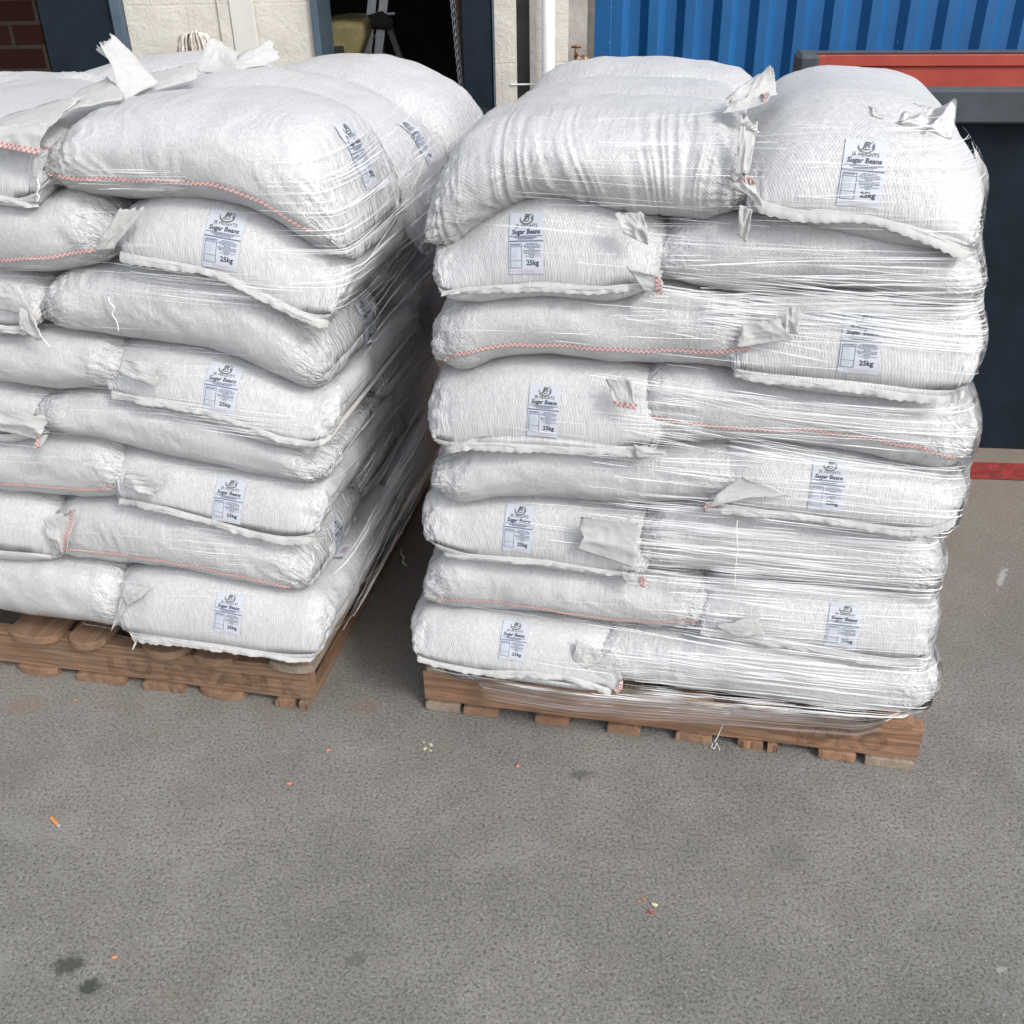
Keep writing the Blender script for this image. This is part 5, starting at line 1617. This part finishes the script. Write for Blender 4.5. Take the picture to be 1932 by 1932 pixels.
YW = 5.0          # face of the wall
HW = 3.2
def xw(x, y=80, Y=YW): return float(on_y(x, y, Y)[0])
wl = empty('warehouse_wall', (xw(420), YW, 0))
tag(wl, 'whitewashed masonry wall between two dark warehouse doorways', 'wall')
def wbox(name, x0, x1, y0, y1, z0, z1, mat, root, b=0.0, extra=None):
    mb = MB(); mb.box(x0, x1, y0, y1, z0, z1, b=b)
    o = mb.build(name, M[mat]); attach(o, root); return o
wx0, wx1 = xw(252, 110), xw(597, 110)
wbox('pier', wx0, wx1, YW, YW + .35, 0, HW, 'whitewall', wl)
tx0, tx1 = xw(443, 80), xw(488, 80)
wbox('cover_strip', tx0, tx1, YW - .018, YW - .002, 0, HW, 'plaster', wl, b=.004)
wbox('render_band', tx0 - .055, tx0 - .002, YW - .012, YW - .002, 0, HW, 'whitewall', wl, b=.004)
# right part of the wall: pilaster, recess, back face
yR = YW
px0, px1 = xw(934, 100), xw(975, 100)
wp = empty('wall_pilaster', (px0, YW, 0)); tag(wp, 'narrow white pilaster right of the dark doorway post', 'wall')
wbox('pilaster_face', px0, px1, yR, yR + .5, 0, HW, 'whitewall', wp)
px2, px3 = xw(1000, 100), xw(1022, 100)
wbox('groove', px1 + .001, px2 - .001, yR + .12, yR + .2, 0, HW, 'groove', wp)  # the groove's shadow is put into its dark grey colour
wbox('narrow_face', px2, px3 + .12, yR + .02, yR + .5, 0, HW, 'whitewall', wp)
wbox('bracket_wire', px1 - .03, px2 + .03, yR - .006, yR - .002, on_y(985, 160, YW)[2], on_y(985, 160, YW)[2] + .006, 'pvc', wp)
gw0 = px3 + .122; gw1 = xw(1128, 60, YW + .25) + .3
gwl = empty('rear_wall', (gw0, YW + .25, 0)); tag(gwl, 'stained grey wall with a tap, beside the blue container', 'wall')
wbox('wall_face', gw0, xw(1108, 60, YW + .25), YW + .25, YW + .5, 0, HW, 'greywall', gwl)
wbox('edge_strip', xw(1109, 60, YW + .25), xw(1122, 60, YW + .25), YW + .27, YW + .5, 0, HW, 'groove', gwl)
# drain pipe
pc = on_y(1034, 100, YW - .05)
mb = MB(); mb.tube([(pc[0], YW - .07, .0), (pc[0], YW - .07, 1.0), (pc[0], YW - .07, HW)], .029, 24)
tag(mb.build('drain_pipe', M['pvc'], None, True), 'white plastic drain pipe running down beside the pilaster', 'pipe')
# tap
M['brass'] = mat_simple('tarnished_brass', (.16, .10, .06), .4, metal=.7, var=.4, scale=60)
tp = on_y(1100, 118, YW + .15)
tr_ = empty('water_tap', tuple(tp)); tag(tr_, 'old brass garden tap on the stained grey wall', 'tap')
q = on_y(1088, 112, YW + .12)
X0, X1, Z0 = q[0], tp[0], tp[2]
mb = MB(); mb.tube([(X1 + .012, YW + .25, Z0 - .005), (X1 + .012, YW + .16, Z0 - .005)], .011, 12); mb.tube([(X1 + .012, YW + .17, Z0 - .005), (X1 - .008, YW + .15, Z0 + .012), (X1 - .03, YW + .14, Z0 + .018), (X0 + .0, YW + .135, Z0 + .010), (X0 - .006, YW + .135, Z0 - .045)], [.012, .014, .017, .012, .009], 12)
attach(mb.build('tap_body', M['brass'], None, True), tr_)
mb = MB(); mb.tube([(X1 - .034, YW + .14, Z0 + .02), (X1 - .034, YW + .14, Z0 + .065)], [.010, .006], 10); mb.tube([(X1 - .056, YW + .14, Z0 + .066), (X1 - .034, YW + .14, Z0 + .071), (X1 - .012, YW + .14, Z0 + .066)], [.005, .006, .005], 8)
attach(mb.build('tap_handle', M['brass'], None, True), tr_)
mb = MB(); mb.tube([(X1 + .012, YW + .249, Z0 - .005), (X1 + .012, YW + .236, Z0 - .005)], .026, 16); attach(mb.build('tap_flange', M['brass'], None, True), tr_)

# steel door frames
df1 = empty('door_post', (xw(180), YW, 0)); tag(df1, 'wide shade-darkened blue steel post at the left doorway beside the brick wall', 'door post')
a0, a1, a2 = xw(93, 100), xw(229, 100), xw(252, 110)
wbox('post_side', a0, a1, YW - .02, YW + .3, 0, HW, 'steel_shaded', df1, b=.006)
wbox('post_edge', a1 + .001, a2 - .002, YW - .045, YW + .3, 0, HW, 'steel_blue', df1, b=.004)
df2 = empty('door_post', (xw(603), YW, 0)); tag(df2, 'slim blue-grey steel edge where the white wall meets the dark doorway', 'door post')
wbox('post_edge', wx1 + .001, xw(610, 110), YW - .03, YW + .36, 0, HW, 'steel_blue', df2, b=.004)
df3 = empty('door_post', (xw(905), YW, 0)); tag(df3, 'shade-darkened blue steel post between the dark doorway and the white pilaster', 'door post')
wbox('post_side', xw(872, 80), xw(929, 80), YW - .05, YW + .3, 0, HW, 'steel_shaded', df3, b=.006)
wbox('post_edge', xw(929, 80) + .001, xw(933, 80), YW - .058, YW + .3, 0, HW, 'steel_blue', df3, b=.002)

# interior behind the doorways
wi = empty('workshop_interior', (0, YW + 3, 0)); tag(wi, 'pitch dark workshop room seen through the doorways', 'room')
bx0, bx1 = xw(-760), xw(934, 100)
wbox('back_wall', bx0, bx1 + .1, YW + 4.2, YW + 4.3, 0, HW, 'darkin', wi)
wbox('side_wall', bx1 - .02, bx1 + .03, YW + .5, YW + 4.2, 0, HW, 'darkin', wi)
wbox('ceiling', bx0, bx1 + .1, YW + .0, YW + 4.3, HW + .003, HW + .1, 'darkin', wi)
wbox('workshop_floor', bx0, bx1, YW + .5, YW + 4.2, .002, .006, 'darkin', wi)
bw = empty('brick_wall', (xw(20), YW + .6, 0)); tag(bw, 'dimmed red brick wall inside the left doorway', 'wall')
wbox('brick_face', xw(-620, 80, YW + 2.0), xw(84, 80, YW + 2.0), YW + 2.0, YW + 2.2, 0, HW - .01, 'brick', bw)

lt = empty('added_lintel', (xw(300), YW, 2.2)); tag(lt, 'unseen white masonry band and jamb added to keep the doorways dark', 'lintel')
wbox('added_lintel_face', xw(-760), xw(934, 100), YW + .02, YW + .33, 1.85, HW - .003, 'whitewall', lt)  # unseen band, added to keep daylight out of the room
wbox('added_left_jamb', xw(-760) - .3, xw(-760) - .003, YW + .02, YW + 4.2, 0, HW - .003, 'whitewall', lt)  # unseen wall, added to close the room's open left side against light
# mop head against the white wall
M['mop'] = mat_simple('grey_cotton', (.50, .47, .42), .9, var=.35, scale=50)
mc = on_y(370, 96, YW - .12)
mop = empty('mop', (mc[0], YW - .12, 0)); tag(mop, 'upturned grey cotton mop head against the white wall', 'mop')
mb = MB(); rs = np.random.RandomState(8)
top = on_y(370, 58, YW - .12)[2]; wid = (on_y(410, 96, YW - .12)[0] - on_y(332, 96, YW - .12)[0]) / 2
for i in range(64):
    an = rs.uniform(0, 2 * math.pi); rr = rs.uniform(.55, 1) * wid
    ex, ey = math.cos(an) * rr, math.sin(an) * rr * .45
    pts = []
    for k in range(9):
        t = k / 8
        f = math.sin(t * math.pi / 2) ** .42
        pts.append((mc[0] + ex * f + rs.uniform(-.002, .002), YW - .12 + ey * f, top - .012 * abs(math.cos(an)) - (t ** 2.6) * .26 + rs.uniform(-.003, .003)))
    mb.tube(pts, .0042, 5)
attach(mb.build('mop_strands', M['mop'], None, True), mop)
M['timber'] = mat_simple('pale_timber', (.40, .28, .16), .6)
mb = MB(); mb.tube([(mc[0], YW - .12, .0), (mc[0], YW - .12, top - .04)], .012, 12); attach(mb.build('mop_handle', M['timber'], None, True), mop)

# ladder, yellow machine cover and chain in the dark doorway
M['alu'] = mat_simple('dull_aluminium', (.42, .44, .46), .4, metal=.6, var=.2, scale=30)
YD = YW + .9
ld = empty('ladder', (xw(715, 80, YD), YD, 0)); tag(ld, 'aluminium stepladder standing in the dark doorway', 'ladder')
def dp(x, y, Y=YD): return tuple(on_y(x, y, Y))
for (xa, xb) in ((709, 693), (731, 714)):
    p0, p1 = np.array(dp(xa, -60)), np.array(dp(xb, 107))
    d = (p1 - p0); p0 = p0 - d * .4; p1 = p1 + d * ((p1[2] - .02) / -d[2])
    V = []
    for p in (p0, p1):
        for sx_, sy_ in ((-1, -1), (1, -1), (1, 1), (-1, 1)): V.append((p[0] + sx_ * .022, p[1] + sy_ * .03, p[2]))
    Fc = [(0, 1, 2, 3), (7, 6, 5, 4)] + [(i, i + 4, (i + 1) % 4 + 4, (i + 1) % 4) for i in range(4)]
    attach(mesh('ladder_rail', V, Fc, M['alu']), ld)
p0, p1 = np.array(dp(725, 60)), np.array(dp(742, 110)); p1 = p1 + (p1 - p0) * ((p1[2] - .02) / -(p1 - p0)[2])
mb = MB(); mb.tube([tuple(p0 + [0, .25, 0]), tuple(p1 + [0, .5, 0])], .018, 8); attach(mb.build('rear_leg', M['alu']), ld)
for yy in (26, 68, 104):
    a_, b_ = dp(700, yy), dp(724, yy)
    mb = MB(); mb.box(a_[0] - .01, b_[0] + .01, YD - .028, YD + .025, a_[2] - .012, a_[2] + .012, b=.003); attach(mb.build('rung', M['alu'] if yy == 26 else M['groove']), ld)
mb = MB(); mb.tube([dp(652, 30), dp(690, 29), dp(745, 26)], .008, 8); attach(mb.build('cross_bar', M['alu']), ld)
mb = MB(); mb.tube([dp(690, 42, YD - .04), dp(720, 38, YD - .04), dp(740, 48, YD - .04)], [.03, .045, .03], 10); attach(mb.build('hinge_block', M['darkin'], None, True), ld)
M['yellow'] = mat_simple('grimy_olive_yellow_paint', (.20, .17, .07), .6, var=.5, scale=7)
ym = empty('machine', (xw(640, 80, YW + .55), YW + .6, 0)); tag(ym, 'grimy olive yellow machine housing in the dark doorway', 'machine')
V = []
ring = [(600, 46), (640, 40), (680, 41), (690, 46), (688, 75), (676, 108), (660, 170), (598, 170)]
for Y in (YW + .55, YW + 1.0):
    for x_, y_ in ring: 
        p = on_y(x_, y_, YW + .55); V.append((p[0], Y, max(p[2], .05)))
k = len(ring)
Fc = [tuple(range(k))[::-1], tuple(range(k, 2 * k))] + [(i, (i + 1) % k, (i + 1) % k + k, i + k) for i in range(k)]
o = mesh('housing', V, Fc, M['yellow']); attach(o, ym)
bv = o.modifiers.new('edge', 'BEVEL'); bv.width = .03; bv.segments = 3
a_ = on_y(630, 95, YW + .54); wbox('vent_slot', a_[0] - .06, a_[0] + .05, YW + .53, YW + .549, a_[2] - .03, a_[2] + .02, 'darkin', ym, b=.004)
wbox('machine_base', V[k - 1][0], V[k - 2][0], YW + .57, YW + .98, .0, .06, 'darkin', ym)
# chain
ch = empty('hanging_chain', (xw(860), YW + .05, 1)); tag(ch, 'rusty chain hanging at the right edge of the dark doorway', 'chain')
M['rust'] = mat_simple('rusty_steel', (.13, .065, .04), .8, metal=.2, var=.5, scale=50)
mb = MB()
p0, p1 = np.array(dp(851, -30, YW + .1)), np.array(dp(870, 165, YW + .1))
n_l = 26
for i in range(n_l):
    c = p0 + (p1 - p0) * (i + .5) / n_l
    pts = []
    for j in range(13):
        a = 2 * math.pi * j / 12
        lx, lz = math.cos(a) * .010, math.sin(a) * .021
        pts.append((c[0] + (lx if i % 2 else 0), c[1] + (0 if i % 2 else lx), c[2] + lz))
    mb.tube(pts, .0032, 6, cap=False)
attach(mb.build('chain_links', M['alu'], None, True), ch)
mb = MB(); mb.tube([dp(862, -30, YW + .2), dp(874, 165, YW + .2)], .015, 8); attach(mb.build('rusty_bar', M['rust']), ch)

for o in bpy.data.objects:
    if o.get('label') and len(o['label'].replace('-', ' ').split()) > 16: print('LONG', o.name, o['label'])
